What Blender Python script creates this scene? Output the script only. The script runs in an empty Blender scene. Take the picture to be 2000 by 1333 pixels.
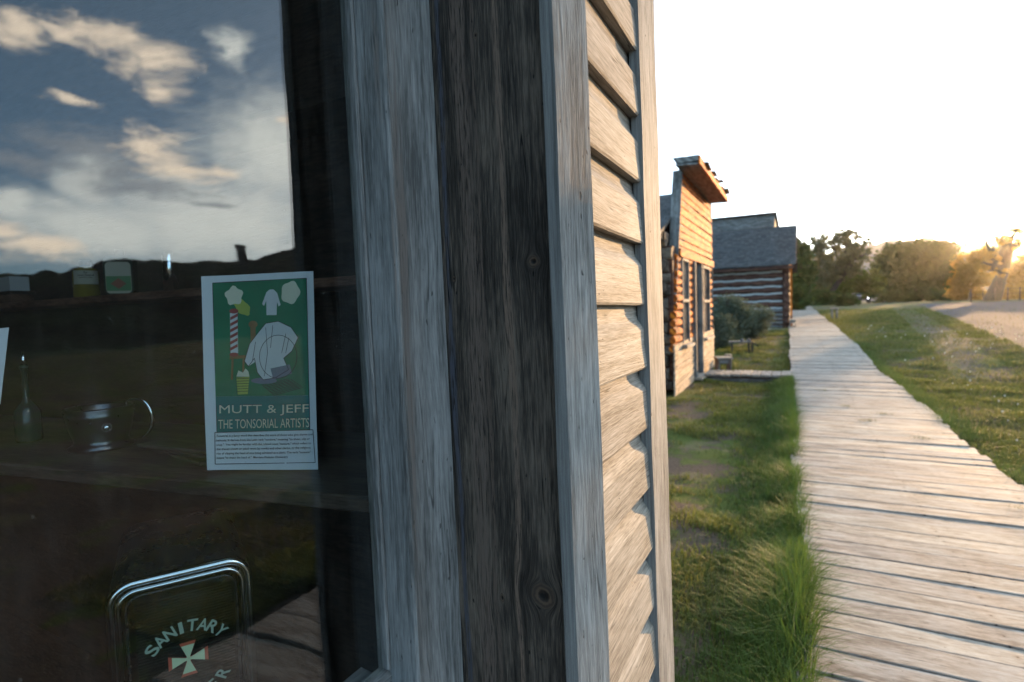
import bpy, bmesh, math, random
import numpy as np
from mathutils import Matrix, Vector, noise as mnoise

# ------------------------------------------------------------------ camera, sky, sun, exposure
sc = bpy.context.scene
COL = sc.collection
F = 1080.0
dY = np.array([570, 74, -F]); dY /= np.linalg.norm(dY)
yn = F*F/(74-570*.0314)
Zc = -np.array([.0314*yn, -yn, -F]); Zc /= np.linalg.norm(Zc)
Zc -= (Zc@dY)*dY; Zc /= np.linalg.norm(Zc)
RW = np.array([np.cross(dY, Zc), dY, Zc])
CAM = np.array([0, 0, 1.45])
cd = bpy.data.cameras.new('camera'); cam = bpy.data.objects.new('camera', cd); COL.objects.link(cam)
M4 = Matrix.Identity(4)
for i in range(3):
    for j in range(3): M4[i][j] = RW[i][j]
    M4[i][3] = CAM[i]
cam.matrix_world = M4
cd.sensor_width = 36; cd.lens = 19.44; cd.clip_start = .02; cd.clip_end = 5000
cd.dof.use_dof = True; cd.dof.focus_distance = .9; cd.dof.aperture_fstop = 4.6
sc.camera = cam

SUN_AZ, SUN_EL = 17.0, 7.0          # degrees to the right of the street, above the horizon
w = bpy.data.worlds.new('World'); sc.world = w; w.use_nodes = True
sun = bpy.data.lights.new('sun', 'SUN'); so = bpy.data.objects.new('sun', sun); COL.objects.link(so)
HAZE = .00016
sun.energy = 5.0; sun.angle = math.radians(.6); sun.color = (1, .60, .27)
_a, _e = math.radians(SUN_AZ), math.radians(SUN_EL)
sdir = Vector((math.sin(_a)*math.cos(_e), math.cos(_a)*math.cos(_e), math.sin(_e)))
so.rotation_euler = sdir.to_track_quat('Z', 'Y').to_euler()
so.location = (20, 60, 30)
sc.view_settings.view_transform = 'Standard'; sc.view_settings.look = 'None'
sc.view_settings.exposure = 1.2; sc.view_settings.gamma = 1
cy = sc.cycles
cy.max_bounces = 10; cy.transparent_max_bounces = 16; cy.caustics_reflective = False; cy.caustics_refractive = False
cy.sample_clamp_indirect = 6; cy.use_denoising = True

def nd(nt, typ, I=None, **kw):
    n = nt.nodes.new(typ)
    for k, v in kw.items(): setattr(n, k, v)
    for k, v in (I or {}).items():
        s = n.inputs[k]
        if isinstance(v, bpy.types.NodeSocket): nt.links.new(v, s)
        elif isinstance(v, bpy.types.Node): nt.links.new(v.outputs[0], s)
        else: s.default_value = v
    return n
def mt(nt, op, a, b=None, c=None, clamp=False):
    I = {0: a}
    if b is not None: I[1] = b
    if c is not None: I[2] = c
    return nd(nt, 'ShaderNodeMath', I, operation=op, use_clamp=clamp).outputs[0]
def mixc(nt, f, a, b, mode='MIX'):
    n = nd(nt, 'ShaderNodeMix', {}, data_type='RGBA', blend_type=mode)
    for k, v in ((0, f), (6, a), (7, b)):
        if isinstance(v, bpy.types.NodeSocket): nt.links.new(v, n.inputs[k])
        else: n.inputs[k].default_value = v if k == 0 else (tuple(v)+(1,))[:4]
    return n.outputs[2]
def sm(nt, x, lo, hi):
    return nd(nt, 'ShaderNodeMapRange', {'Value': x, 'From Min': lo, 'From Max': hi}, interpolation_type='SMOOTHSTEP').outputs[0]
def nz(nt, vec, scale, detail=3, rough=.5, dist=0):
    return nd(nt, 'ShaderNodeTexNoise', {'Vector': vec, 'Scale': scale, 'Detail': detail, 'Roughness': rough, 'Distortion': dist})

# sky: Nishita with sunset-lit clouds placed by azimuth and elevation
nt = w.node_tree; nt.nodes.clear()
sky = nd(nt, 'ShaderNodeTexSky', sky_type='NISHITA', sun_disc=False, sun_elevation=math.radians(SUN_EL), sun_rotation=math.radians(SUN_AZ),
         altitude=1700, air_density=1.0, dust_density=1.6, ozone_density=1.5)
tc = nd(nt, 'ShaderNodeTexCoord')
sp = nd(nt, 'ShaderNodeSeparateXYZ', {0: tc.outputs['Generated']})
az = mt(nt, 'MULTIPLY', mt(nt, 'ARCTAN2', sp.outputs[0], sp.outputs[1]), 57.2958)
el = mt(nt, 'MULTIPLY', mt(nt, 'ARCSINE', sp.outputs[2]), 57.2958)
P = nd(nt, 'ShaderNodeCombineXYZ', {0: az, 1: el}).outputs[0]
Ps = nd(nt, 'ShaderNodeVectorMath', {0: P, 1: (.55, 1.25, 1)}, operation='MULTIPLY').outputs[0]
n1 = nz(nt, Ps, .42, 4, .5)
off = nd(nt, 'ShaderNodeVectorMath', {0: n1.outputs['Color'], 1: (.5, .5, .5)}, operation='SUBTRACT').outputs[0]
off = nd(nt, 'ShaderNodeVectorMath', {0: off, 1: (4.6, 2.8, 0)}, operation='MULTIPLY').outputs[0]
Pw = nd(nt, 'ShaderNodeVectorMath', {0: P, 1: off}, operation='ADD').outputs[0]
fine = nz(nt, Ps, .9, 9, .66).outputs['Fac']
SKYS = .13
skyc = nd(nt, 'ShaderNodeVectorMath', {0: sky.outputs[0], 1: (.74*SKYS, .98*SKYS, 1.32*SKYS)}, operation='MULTIPLY').outputs[0]
BL = [(61.9,23.7,4.8,1.3,'c'),(58.9,22.7,2.6,1.3,'c'),(64.9,23.5,2.4,.7,'c'),(58.8,20.7,1.7,1.1,'c'),(64.9,18.8,2.4,.6,'c'),(68.3,22.8,2.4,1.2,'c'),
      (53.4,24.6,1.4,1.5,'w'),(63.6,12.8,2.4,2.6,'w'),(55.0,10.2,9.0,4.0,'w'),(50.0,16.4,5.5,4.6,'w'),(63.8,9.1,7.5,2.6,'w'),(69.4,10.3,2.2,1.3,'w'),
      (64.1,15.6,5.6,1.6,'g'),(68.5,13.8,4.2,1.0,'g'),(62.2,13.6,2.8,2.0,'g'),(60.0,12.3,4.8,.8,'g'),(55.2,11.5,2.0,.5,'g'),
      (59.1,16.0,2.6,1.8,'c'),(58.0,14.4,2.8,1.6,'c'),(55.2,14.7,2.2,.8,'c'),(68.1,7.3,3.4,1.2,'c'),(71.2,8.2,2.4,.9,'c'),(49.0,19.4,.9,.7,'c'),
      # sky behind and overhead, only for side views
      (95,30,14,5,'w'),(120,18,18,4,'g'),(-60,24,16,5,'w'),(35,38,14,5,'w'),(80,12,7,2,'c'),(88,17,8,2.4,'g')]
colr = {'c': (3.3, 2.75, 2.15), 'g': (.75, .86, 1.0), 'w': (2.75, 2.8, 2.6)}
KC = 1.15
fields = {}
for (a, e, ra, re, k) in BL:
    d = nd(nt, 'ShaderNodeVectorMath', {0: Pw, 1: (a, e, 0)}, operation='SUBTRACT').outputs[0]
    d = nd(nt, 'ShaderNodeVectorMath', {0: d, 1: (1/ra, 1/re, 0)}, operation='MULTIPLY').outputs[0]
    l = nd(nt, 'ShaderNodeVectorMath', {0: d}, operation='LENGTH').outputs[1]
    v = mt(nt, 'SUBTRACT', 1.35, l)
    fields[k] = v if k not in fields else mt(nt, 'SMOOTH_MAX', fields[k], v, .25)
cur = nd(nt, 'ShaderNodeVectorMath', {0: skyc, 1: (.19, .31, .37)}, operation='ADD').outputs[0]
for k, lo, hi, mx in (('w', -.3, 1.15, .8), ('g', .0, 1.25, .85), ('c', .1, 1.35, .95)):
    f = mt(nt, 'ADD', fields[k], mt(nt, 'MULTIPLY', mt(nt, 'SUBTRACT', fine, .5), 1.9 if k != 'w' else .9))
    f = mt(nt, 'MULTIPLY', sm(nt, f, lo, hi), mx)
    cur = mixc(nt, f, cur, tuple(KC*c for c in colr[k]))
# bright milky haze round the low sun
gd = nd(nt, 'ShaderNodeVectorMath', {0: tc.outputs['Generated'], 1: tuple(sdir)}, operation='DOT_PRODUCT').outputs['Value']
ga = mt(nt, 'MULTIPLY', mt(nt, 'ARCCOSINE', gd), 57.2958)
gl_ = mt(nt, 'MULTIPLY', mt(nt, 'EXPONENT', mt(nt, 'MULTIPLY', ga, -1/12.0)), 4.5)
gcol = nd(nt, 'ShaderNodeVectorMath', {0: (1.0, .84, .60), 'Scale': gl_}, operation='SCALE').outputs[0]
cur = nd(nt, 'ShaderNodeVectorMath', {0: cur, 1: gcol}, operation='ADD').outputs[0]
# orange band of sunset light low under the sun
m1 = mt(nt, 'EXPONENT', mt(nt, 'MULTIPLY', mt(nt, 'POWER', mt(nt, 'DIVIDE', mt(nt, 'ABSOLUTE', el), 4.0), 2), -1))
m2 = mt(nt, 'EXPONENT', mt(nt, 'MULTIPLY', mt(nt, 'POWER', mt(nt, 'DIVIDE', mt(nt, 'ABSOLUTE', mt(nt, 'SUBTRACT', az, 18.0)), 8.0), 2), -1))
cur = mixc(nt, mt(nt, 'MULTIPLY', mt(nt, 'MULTIPLY', m1, m2), .9), cur, (1.6, .74, .24))
bg = nd(nt, 'ShaderNodeBackground', {'Color': cur, 'Strength': 1.0})
nd(nt, 'ShaderNodeOutputWorld', {0: bg})

# ------------------------------------------------------------------ helpers
RNG = random.Random(7); NR = np.random.default_rng(7)
def ray(x, y): return RW@np.array([x-1000, -(y-666.5), -F])/F
def at(x, y, d): return Vector(CAM+ray(x, y)*d)
def tz(X, Y):
    pts = ((-1e4, 0), (8, 0), (12, .1), (18, .38), (24, .55), (31, .72), (45, 1.1), (62, 1.2), (1e5, 1.2))
    return np.interp(Y, [p[0] for p in pts], [p[1] for p in pts])

def tag(o, label=None, cat=None, group=None, kind=None):
    if label: o['label'] = label
    if cat: o['category'] = cat
    if group: o['group'] = group
    if kind: o['kind'] = kind
    return o
def empty(name, loc=(0, 0, 0), label=None, cat=None, group=None, rz=0):
    o = bpy.data.objects.new(name, None); COL.objects.link(o); o.location = loc; o.rotation_euler = (0, 0, rz)
    o.empty_display_size = .1
    return tag(o, label, cat, group)
class MB:
    def __init__(s): s.v = []; s.f = []; s.w = []; s.sm = []
    def add(s, vs, fs, ws=None, smooth=False):
        o = len(s.v); s.v += [tuple(p) for p in vs]
        s.w += [tuple(p) for p in (ws if ws is not None else vs)]
        s.f += [tuple(i+o for i in f) for f in fs]; s.sm += [smooth]*len(fs)
    def plank(s, o, a, b, c, seg=1, wob=0.0, idn=None, bev=0.0):
        """o corner, a along the grain, b width, c thickness (full vectors)"""
        o, a, b, c = Vector(o), Vector(a), Vector(b), Vector(c)
        idn = RNG.random()*50 if idn is None else idn
        la, lb, lc = a.length, b.length, c.length
        vs, ws, fs = [], [], []
        m = min(bev, lb*.4, lc*.4)
        if m > 0:
            bn, cn = b/lb*m, c/lc*m
            prof = [(bn, Vector(), m, 0), (b-bn, Vector(), lb-m, 0), (b, cn, lb, m), (b, c-cn, lb, lc-m), (b-bn, c, lb-m, lc), (bn, c, m, lc), (Vector(), c-cn, 0, lc-m), (Vector(), cn, 0, m)]
        else:
            z = Vector(); prof = [(z, z, 0, 0), (b, z, lb, 0), (b, c, lb, lc), (z, c, 0, lc)]
        n = len(prof)
        for i in range(seg+1):
            t = i/seg
            for (pb, pc, wb, wc) in prof:
                p = o+a*t+pb+pc
                if wob: p = p+mnoise.noise_vector(Vector((t*la*6+idn*3.1, wb*25, wc*25+idn)))*wob
                vs.append(p); ws.append((t*la, wb+wc, idn))
        for i in range(seg):
            for j in range(n):
                k = (j+1) % n
                fs.append((i*n+j, (i+1)*n+j, (i+1)*n+k, i*n+k))
        fs.append(tuple(range(n))); fs.append(tuple(seg*n+j for j in reversed(range(n))))
        s.add(vs, fs, ws)
    def box(s, c0, c1):
        s.plank(c0, (c1[0]-c0[0], 0, 0), (0, c1[1]-c0[1], 0), (0, 0, c1[2]-c0[2]))
    def prism(s, poly, z0, z1, seg=1, wob=0, idn=None):
        """vertical extrusion of an XY polygon, grain vertical"""
        idn = RNG.random()*50 if idn is None else idn
        n = len(poly); vs, ws, fs = [], [], []
        per = [0]
        for i in range(n-1): per.append(per[-1]+math.dist(poly[i], poly[i+1]))
        for i in range(seg+1):
            z = z0+(z1-z0)*i/seg
            for j, (x, y) in enumerate(poly):
                p = Vector((x, y, z))
                if wob: p += mnoise.noise_vector(Vector((z*6+idn, per[j]*20, idn)))*wob
                vs.append(p); ws.append((z, per[j], idn))
        for i in range(seg):
            for j in range(n):
                k = (j+1) % n
                fs.append((i*n+j, i*n+k, (i+1)*n+k, (i+1)*n+j))
        fs.append(tuple(reversed(range(n)))); fs.append(tuple(seg*n+j for j in range(n)))
        s.add(vs, fs, ws)
    def tube(s, pts, rs, n=8, smooth=True, cap=True):
        pts = [Vector(p) for p in pts]; idn = RNG.random()*50
        if not isinstance(rs, (list, tuple)): rs = [rs]*len(pts)
        vs, ws, fs = [], [], []; L = 0; up = None
        for i, p in enumerate(pts):
            d = (pts[min(i+1, len(pts)-1)]-pts[max(i-1, 0)])
            if d.length < 1e-9: d = Vector((0, 0, 1))
            d.normalize()
            if up is None: up = d.orthogonal().normalized()
            up = (up-d*up.dot(d)); up = up.normalized() if up.length > 1e-6 else d.orthogonal().normalized()
            r = d.cross(up)
            if i: L += (pts[i]-pts[i-1]).length
            for j in range(n):
                a = 2*math.pi*j/n
                vs.append(p+(up*math.cos(a)+r*math.sin(a))*rs[i]); ws.append((L, abs(a-math.pi)*rs[i], idn))
        for i in range(len(pts)-1):
            for j in range(n):
                k = (j+1) % n; fs.append((i*n+j, i*n+k, (i+1)*n+k, (i+1)*n+j))
        if cap: fs.append(tuple(reversed(range(n)))); fs.append(tuple((len(pts)-1)*n+j for j in range(n)))
        s.add(vs, fs, ws, smooth)
    def lathe(s, prof, c=(0, 0, 0), n=32, smooth=True):
        vs, fs = [], []
        for (r, z) in prof:
            for j in range(n):
                a = 2*math.pi*j/n; vs.append((c[0]+r*math.cos(a), c[1]+r*math.sin(a), c[2]+z))
        for i in range(len(prof)-1):
            for j in range(n):
                k = (j+1) % n; fs.append((i*n+j, i*n+k, (i+1)*n+k, (i+1)*n+j))
        s.add(vs, fs, None, smooth)
    def build(s, name, mat, parent=None, label=None, cat=None, group=None, kind=None, tf=None):
        me = bpy.data.meshes.new(name)
        me.from_pydata([tuple(tf(Vector(v))) for v in s.v] if tf else s.v, [], s.f); me.materials.append(mat)
        at_ = me.attributes.new('wd', 'FLOAT_VECTOR', 'POINT')
        at_.data.foreach_set('vector', np.array(s.w, dtype=np.float32).ravel())
        me.polygons.foreach_set('use_smooth', s.sm); me.update()
        if len(s.f) > 3:
            bm = bmesh.new(); bm.from_mesh(me); bmesh.ops.recalc_face_normals(bm, faces=bm.faces); bm.to_mesh(me); bm.free()
        o = bpy.data.objects.new(name, me); COL.objects.link(o)
        if parent is not None: o.parent = parent
        return tag(o, label, cat, group, kind)
def npmesh(name, V, Fq, mat, attr=None, parent=None, smooth=False, nper=4):
    me = bpy.data.meshes.new(name); V = np.asarray(V, np.float32); Fq = np.asarray(Fq, np.int32)
    me.vertices.add(len(V)); me.vertices.foreach_set('co', V.ravel())
    me.loops.add(Fq.size); me.loops.foreach_set('vertex_index', Fq.ravel())
    me.polygons.add(len(Fq)); me.polygons.foreach_set('loop_start', np.arange(0, Fq.size, nper, dtype=np.int32))
    me.update(calc_edges=True)
    if smooth: me.polygons.foreach_set('use_smooth', np.ones(len(Fq), bool))
    me.materials.append(mat)
    if attr is not None:
        a = me.attributes.new('gv', 'FLOAT_VECTOR', 'POINT'); a.data.foreach_set('vector', np.asarray(attr, np.float32).ravel())
    o = bpy.data.objects.new(name, me); COL.objects.link(o)
    if parent is not None: o.parent = parent
    return o

def newmat(name):
    m = bpy.data.materials.new(name); m.use_nodes = True; m.node_tree.nodes.clear(); return m, m.node_tree
def out(nt, s, vol=None):
    o = nd(nt, 'ShaderNodeOutputMaterial', {0: s})
    return o
def plain(name, col, rough=.6, metal=0, var=.12, scale=20, emit=None, spec=.5, trans=0):
    m, nt = newmat(name)
    g = nd(nt, 'ShaderNodeTexCoord').outputs['Object']
    n = nz(nt, g, scale, 4, .6).outputs['Fac']
    c = mixc(nt, n, tuple(x*(1-var) for x in col), tuple(min(1, x*(1+var)) for x in col))
    I = {'Base Color': c, 'Roughness': mt(nt, 'ADD', rough-.08, mt(nt, 'MULTIPLY', n, .16)), 'Metallic': metal, 'Specular IOR Level': spec, 'Transmission Weight': trans}
    if emit: I['Emission Color'] = (*emit[0], 1); I['Emission Strength'] = emit[1]
    out(nt, nd(nt, 'ShaderNodeBsdfPrincipled', I)); return m
def wood(name, dark, mid, light, fib=260, ring=70, bump=.6, rough=.8, streak=None, bands=(), nails=False, knots=(), tone=.35, crack=.5, far=False, paint=None):
    """weathered wood; attribute wd = (metres along grain, metres across, board id)"""
    m, nt = newmat(name)
    wd = nd(nt, 'ShaderNodeAttribute', attribute_name='wd').outputs['Vector']
    s = nd(nt, 'ShaderNodeSeparateXYZ', {0: wd}); a, c, i = s.outputs
    i7 = mt(nt, 'MULTIPLY', i, 7.31)
    rings = None; kmask = None
    for (ka, kc, R, asp) in knots:
        da = mt(nt, 'DIVIDE', mt(nt, 'SUBTRACT', a, ka), asp); dc = mt(nt, 'SUBTRACT', c, kc)
        r2 = mt(nt, 'ADD', mt(nt, 'MULTIPLY', da, da), mt(nt, 'MULTIPLY', dc, dc))
        k = mt(nt, 'DIVIDE', R*R, mt(nt, 'MAXIMUM', r2, R*R))
        c = mt(nt, 'SUBTRACT', c, mt(nt, 'MULTIPLY', dc, k))
        r = mt(nt, 'DIVIDE', mt(nt, 'SQRT', r2), R)
        kv = nd(nt, 'ShaderNodeCombineXYZ', {0: mt(nt, 'MULTIPLY', da, .8/R), 1: mt(nt, 'MULTIPLY', dc, .8/R), 2: ka*9}).outputs[0]
        r = mt(nt, 'ADD', r, mt(nt, 'MULTIPLY', mt(nt, 'SUBTRACT', nz(nt, kv, 1.6, 4, .6).outputs['Fac'], .5), .75))
        km = sm(nt, r, 1.12, .9)
        rg = mt(nt, 'ADD', mt(nt, 'MULTIPLY', mt(nt, 'SINE', mt(nt, 'MULTIPLY', r, 13)), .3), .5)
        core = sm(nt, r, .62, .12)
        rings = rg if rings is None else mt(nt, 'ADD', mt(nt, 'MULTIPLY', rings, mt(nt, 'SUBTRACT', 1, km)), mt(nt, 'MULTIPLY', rg, km))
        cm = mt(nt, 'MULTIPLY', core, 1.0)
        kmask = (km, cm) if kmask is None else (mt(nt, 'MAXIMUM', kmask[0], km), mt(nt, 'MAXIMUM', kmask[1], cm))
    wv = nd(nt, 'ShaderNodeCombineXYZ', {0: mt(nt, 'MULTIPLY', a, 1.6), 1: mt(nt, 'MULTIPLY', c, 7), 2: i7}).outputs[0]
    wn = nz(nt, wv, 1, 2).outputs['Fac']
    c2 = mt(nt, 'ADD', c, mt(nt, 'MULTIPLY', mt(nt, 'SUBTRACT', wn, .5), .022))
    def grain(sa, scx, det, rg=.55):
        v = nd(nt, 'ShaderNodeCombineXYZ', {0: mt(nt, 'MULTIPLY', a, sa), 1: mt(nt, 'MULTIPLY', c2, scx), 2: i7}).outputs[0]
        return nz(nt, v, 1, det, rg).outputs['Fac']
    f1 = grain(26, fib, 3, .65); f2 = grain(5.0, ring, 5, .65); f3 = grain(3.5, 15, 4, .6)
    h = mt(nt, 'ADD', mt(nt, 'MULTIPLY', f1, .55), mt(nt, 'MULTIPLY', f2, .45))
    t = mt(nt, 'ADD', h, mt(nt, 'MULTIPLY', mt(nt, 'SUBTRACT', f3, .5), tone*2))
    col = nd(nt, 'ShaderNodeValToRGB', {0: t}); cr = col.color_ramp
    cr.elements[0].position = .36; cr.elements[0].color = (*dark, 1); cr.elements[1].position = .645; cr.elements[1].color = (*light, 1)
    e = cr.elements.new(.5); e.color = (*mid, 1)
    col = col.outputs[0]
    # each board its own tone
    bt = nd(nt, 'ShaderNodeTexWhiteNoise', {'Vector': nd(nt, 'ShaderNodeCombineXYZ', {0: i, 1: 3.3, 2: i}).outputs[0]}, noise_dimensions='3D').outputs['Value']
    col = mixc(nt, 1.0, col, nd(nt, 'ShaderNodeCombineColor', {0: mt(nt, 'ADD', .84, mt(nt, 'MULTIPLY', bt, .3)), 1: mt(nt, 'ADD', .84, mt(nt, 'MULTIPLY', bt, .3)), 2: mt(nt, 'ADD', .86, mt(nt, 'MULTIPLY', bt, .24))}).outputs[0], 'MULTIPLY')
    if streak:
        sv = grain(1.1, 26, 4, .6)
        sf = mt(nt, 'MULTIPLY', sm(nt, sv, .58, .66), sm(nt, f1, .3, .55))
        col = mixc(nt, sf, col, streak)
    for (bc, bw, bcol) in bands:
        bn = mt(nt, 'MULTIPLY', mt(nt, 'SUBTRACT', grain(2.6, 45, 4, .7), .5), bw*2.6)
        bd = mt(nt, 'ABSOLUTE', mt(nt, 'ADD', mt(nt, 'SUBTRACT', c2, bc), bn))
        bf = mt(nt, 'MULTIPLY', sm(nt, bd, bw, bw*.35), sm(nt, f1, .36, .56))
        col = mixc(nt, bf, col, bcol)
    # cracks along the grain
    cv = grain(1.8, 60, 2, .5); cm_ = mt(nt, 'ABSOLUTE', mt(nt, 'SUBTRACT', cv, .5))
    gate = sm(nt, nz(nt, nd(nt, 'ShaderNodeCombineXYZ', {0: mt(nt, 'MULTIPLY', a, 5), 1: mt(nt, 'MULTIPLY', c2, 18), 2: mt(nt, 'ADD', i7, 9)}).outputs[0], 1, 2).outputs['Fac'], .54, .64)
    ck = mt(nt, 'MULTIPLY', sm(nt, cm_, .014, .003), gate)
    ck = mt(nt, 'MULTIPLY', ck, crack)
    if nails:
        ra = mt(nt, 'MULTIPLY', mt(nt, 'ABSOLUTE', mt(nt, 'SUBTRACT', mt(nt, 'FRACT', mt(nt, 'ADD', mt(nt, 'DIVIDE', mt(nt, 'SUBTRACT', a, .09), .635), .5)), .5)), .635)
        rc = mt(nt, 'ABSOLUTE', mt(nt, 'SUBTRACT', mt(nt, 'ABSOLUTE', mt(nt, 'SUBTRACT', c, .072)), .038))
        rd = mt(nt, 'SQRT', mt(nt, 'ADD', mt(nt, 'MULTIPLY', ra, ra), mt(nt, 'MULTIPLY', rc, rc)))
        col = mixc(nt, mt(nt, 'MULTIPLY', sm(nt, rd, .022, .004), .45), col, (.10, .075, .065))
        ck = mt(nt, 'MAXIMUM', ck, sm(nt, rd, .0055, .0035))
    # pits: dark short specks
    pv = nd(nt, 'ShaderNodeCombineXYZ', {0: mt(nt, 'MULTIPLY', a, 55), 1: mt(nt, 'MULTIPLY', c2, 170), 2: i7}).outputs[0]
    pt = mt(nt, 'MULTIPLY', sm(nt, nz(nt, pv, 1, 1).outputs['Fac'], .74, .8), crack)
    dk = mt(nt, 'MAXIMUM', ck, pt)
    col = mixc(nt, dk, col, tuple(x*.16 for x in dark))
    hb = mt(nt, 'SUBTRACT', h, mt(nt, 'MULTIPLY', dk, .6))
    if kmask:
        kc_ = mixc(nt, rings, (.03, .022, .017), (.135, .088, .058))
        col = mixc(nt, mt(nt, 'MULTIPLY', kmask[0], .85), col, kc_)
        col = mixc(nt, kmask[1], col, (.01, .008, .007))
        hb = mt(nt, 'SUBTRACT', hb, mt(nt, 'MULTIPLY', kmask[1], .8))
    bp = nd(nt, 'ShaderNodeBump', {'Height': hb, 'Strength': bump, 'Distance': .004 if not far else .01})
    out(nt, nd(nt, 'ShaderNodeBsdfPrincipled', {'Base Color': col, 'Roughness': rough, 'Specular IOR Level': .25, 'Normal': bp})); return m

M = {}
KNOTS = ((1.061, .138, .017, 1.0), (1.516, .1447, .0085, .9), (1.827, .072, .003, 1.5), (1.50, .0188, .0028, 1.8), (1.044, .0775, .0040, 1.8))
M['casing'] = wood('casing_wood', (.09, .087, .083), (.185, .180, .172), (.285, .278, .268), 420, 120, .5, streak=(.20, .17, .15), crack=.7, tone=.3)
M['darkboard'] = wood('dark_knotty_wood', (.018, .014, .011), (.062, .048, .038), (.155, .118, .09), 460, 130, .9, tone=.35, crack=.9,
    bands=((.047, .016, (.14, .10, .078)), (.104, .0065, (.19, .13, .095)), (.012, .006, (.07, .07, .085)), (.066, .004, (.12, .085, .065))),
    knots=KNOTS)
M['post'] = wood('post_wood', (.08, .078, .075), (.19, .185, .178), (.30, .293, .282), 520, 140, .5, crack=1.0, tone=.25)
M['clap'] = wood('clapboard_wood', (.12, .10, .08), (.25, .22, .185), (.36, .325, .285), 480, 150, .45, crack=.8, tone=.2, knots=())
M['walk'] = wood('boardwalk_wood', (.14, .108, .086), (.30, .246, .20), (.42, .36, .305), 200, 55, .4, crack=1.0, tone=.3, nails=True)
M['oldwood'] = wood('old_brown_wood', (.05, .035, .025), (.11, .075, .055), (.19, .14, .10), 120, 25, .8, crack=.8, far=True)
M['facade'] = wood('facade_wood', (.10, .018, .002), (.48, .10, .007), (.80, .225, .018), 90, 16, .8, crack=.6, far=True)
M['palewood'] = wood('pale_board_wood', (.17, .14, .11), (.33, .28, .23), (.43, .38, .33), 90, 16, .8, crack=.6, far=True)
M['skirt'] = wood('pale_skirt_board_wood', (.20, .14, .09), (.40, .28, .19), (.54, .40, .29), 90, 16, .8, crack=.6, far=True)
M['greywood'] = wood('grey_board_wood', (.08, .075, .07), (.16, .15, .14), (.25, .24, .23), 90, 16, .8, crack=.6, far=True)
M['log'] = wood('log_wood', (.04, .016, .010), (.09, .036, .024), (.15, .07, .048), 60, 14, .8, crack=.8, far=True)
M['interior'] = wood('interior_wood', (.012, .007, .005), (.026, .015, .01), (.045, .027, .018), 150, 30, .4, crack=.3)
M['shelf'] = wood('shelf_wood', (.08, .03, .018), (.16, .07, .045), (.24, .11, .07), 150, 30, .4, crack=.3)
M['counter'] = wood('counter_wood', (.05, .035, .025), (.10, .07, .052), (.15, .11, .08), 150, 30, .3, rough=.5, crack=.3)
M['chink'] = plain('chinking_plaster', (.40, .375, .345), .95, scale=6, var=.2)
M['nail'] = plain('nail_rust', (.05, .03, .025), .7, metal=.4)
M['black'] = plain('blackened_metal', (.02, .02, .02), .5, metal=.3)
M['chrome'] = plain('chrome', (.75, .76, .78), .16, metal=1, var=.05)
M['silver'] = plain('tarnished_silver_plate', (.16, .16, .17), .30, metal=1, var=.1, scale=60)
M['paper'] = plain('white_paper', (.80, .82, .85), .7, var=.03, scale=30)
M['ink'] = plain('black_ink', (.02, .02, .03), .6)
M['glassdark'] = plain('dark_window_glass', (.015, .015, .018), .08)
M['tire'] = plain('tyre_rubber', (.015, .015, .015), .8)
M['carpaint'] = plain('dark_car_paint', (.03, .035, .045), .3)
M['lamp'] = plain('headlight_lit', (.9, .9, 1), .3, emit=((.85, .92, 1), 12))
M['brick'] = plain('sooty_brick', (.08, .05, .04), .9, scale=4, var=.4)
M['soil'] = plain('bare_soil', (.12, .08, .06), .95, var=.4, scale=8)

# shingles
def shingle_mat():
    m, nt = newmat('weathered_shingles')
    wd = nd(nt, 'ShaderNodeAttribute', attribute_name='wd').outputs['Vector']
    ws_ = nd(nt, 'ShaderNodeSeparateXYZ', {0: wd})
    wd = nd(nt, 'ShaderNodeCombineXYZ', {0: mt(nt, 'ADD', ws_.outputs[0], mt(nt, 'MULTIPLY', ws_.outputs[2], 3.71)), 1: mt(nt, 'ADD', ws_.outputs[1], mt(nt, 'MULTIPLY', ws_.outputs[2], 1.4))}).outputs[0]
    br = nd(nt, 'ShaderNodeTexBrick', {'Vector': wd, 'Scale': 1.0, 'Mortar Size': .012, 'Brick Width': .16, 'Row Height': .14, 'Color1': (.072, .068, .066, 1), 'Color2': (.026, .025, .025, 1), 'Mortar': (.015, .015, .015, 1)})
    n = nz(nt, wd, 3, 5, .6).outputs['Fac']
    c = mixc(nt, 1, br.outputs[0], nd(nt, 'ShaderNodeCombineColor', {0: mt(nt, 'ADD', n, .5), 1: mt(nt, 'ADD', n, .5), 2: mt(nt, 'ADD', n, .5)}).outputs[0], 'MULTIPLY')
    bp = nd(nt, 'ShaderNodeBump', {'Height': mt(nt, 'ADD', mt(nt, 'MULTIPLY', br.outputs[1], -1), n), 'Strength': .8, 'Distance': .03})
    out(nt, nd(nt, 'ShaderNodeBsdfPrincipled', {'Base Color': c, 'Roughness': .9, 'Normal': bp})); return m
M['shingle'] = shingle_mat()

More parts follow.
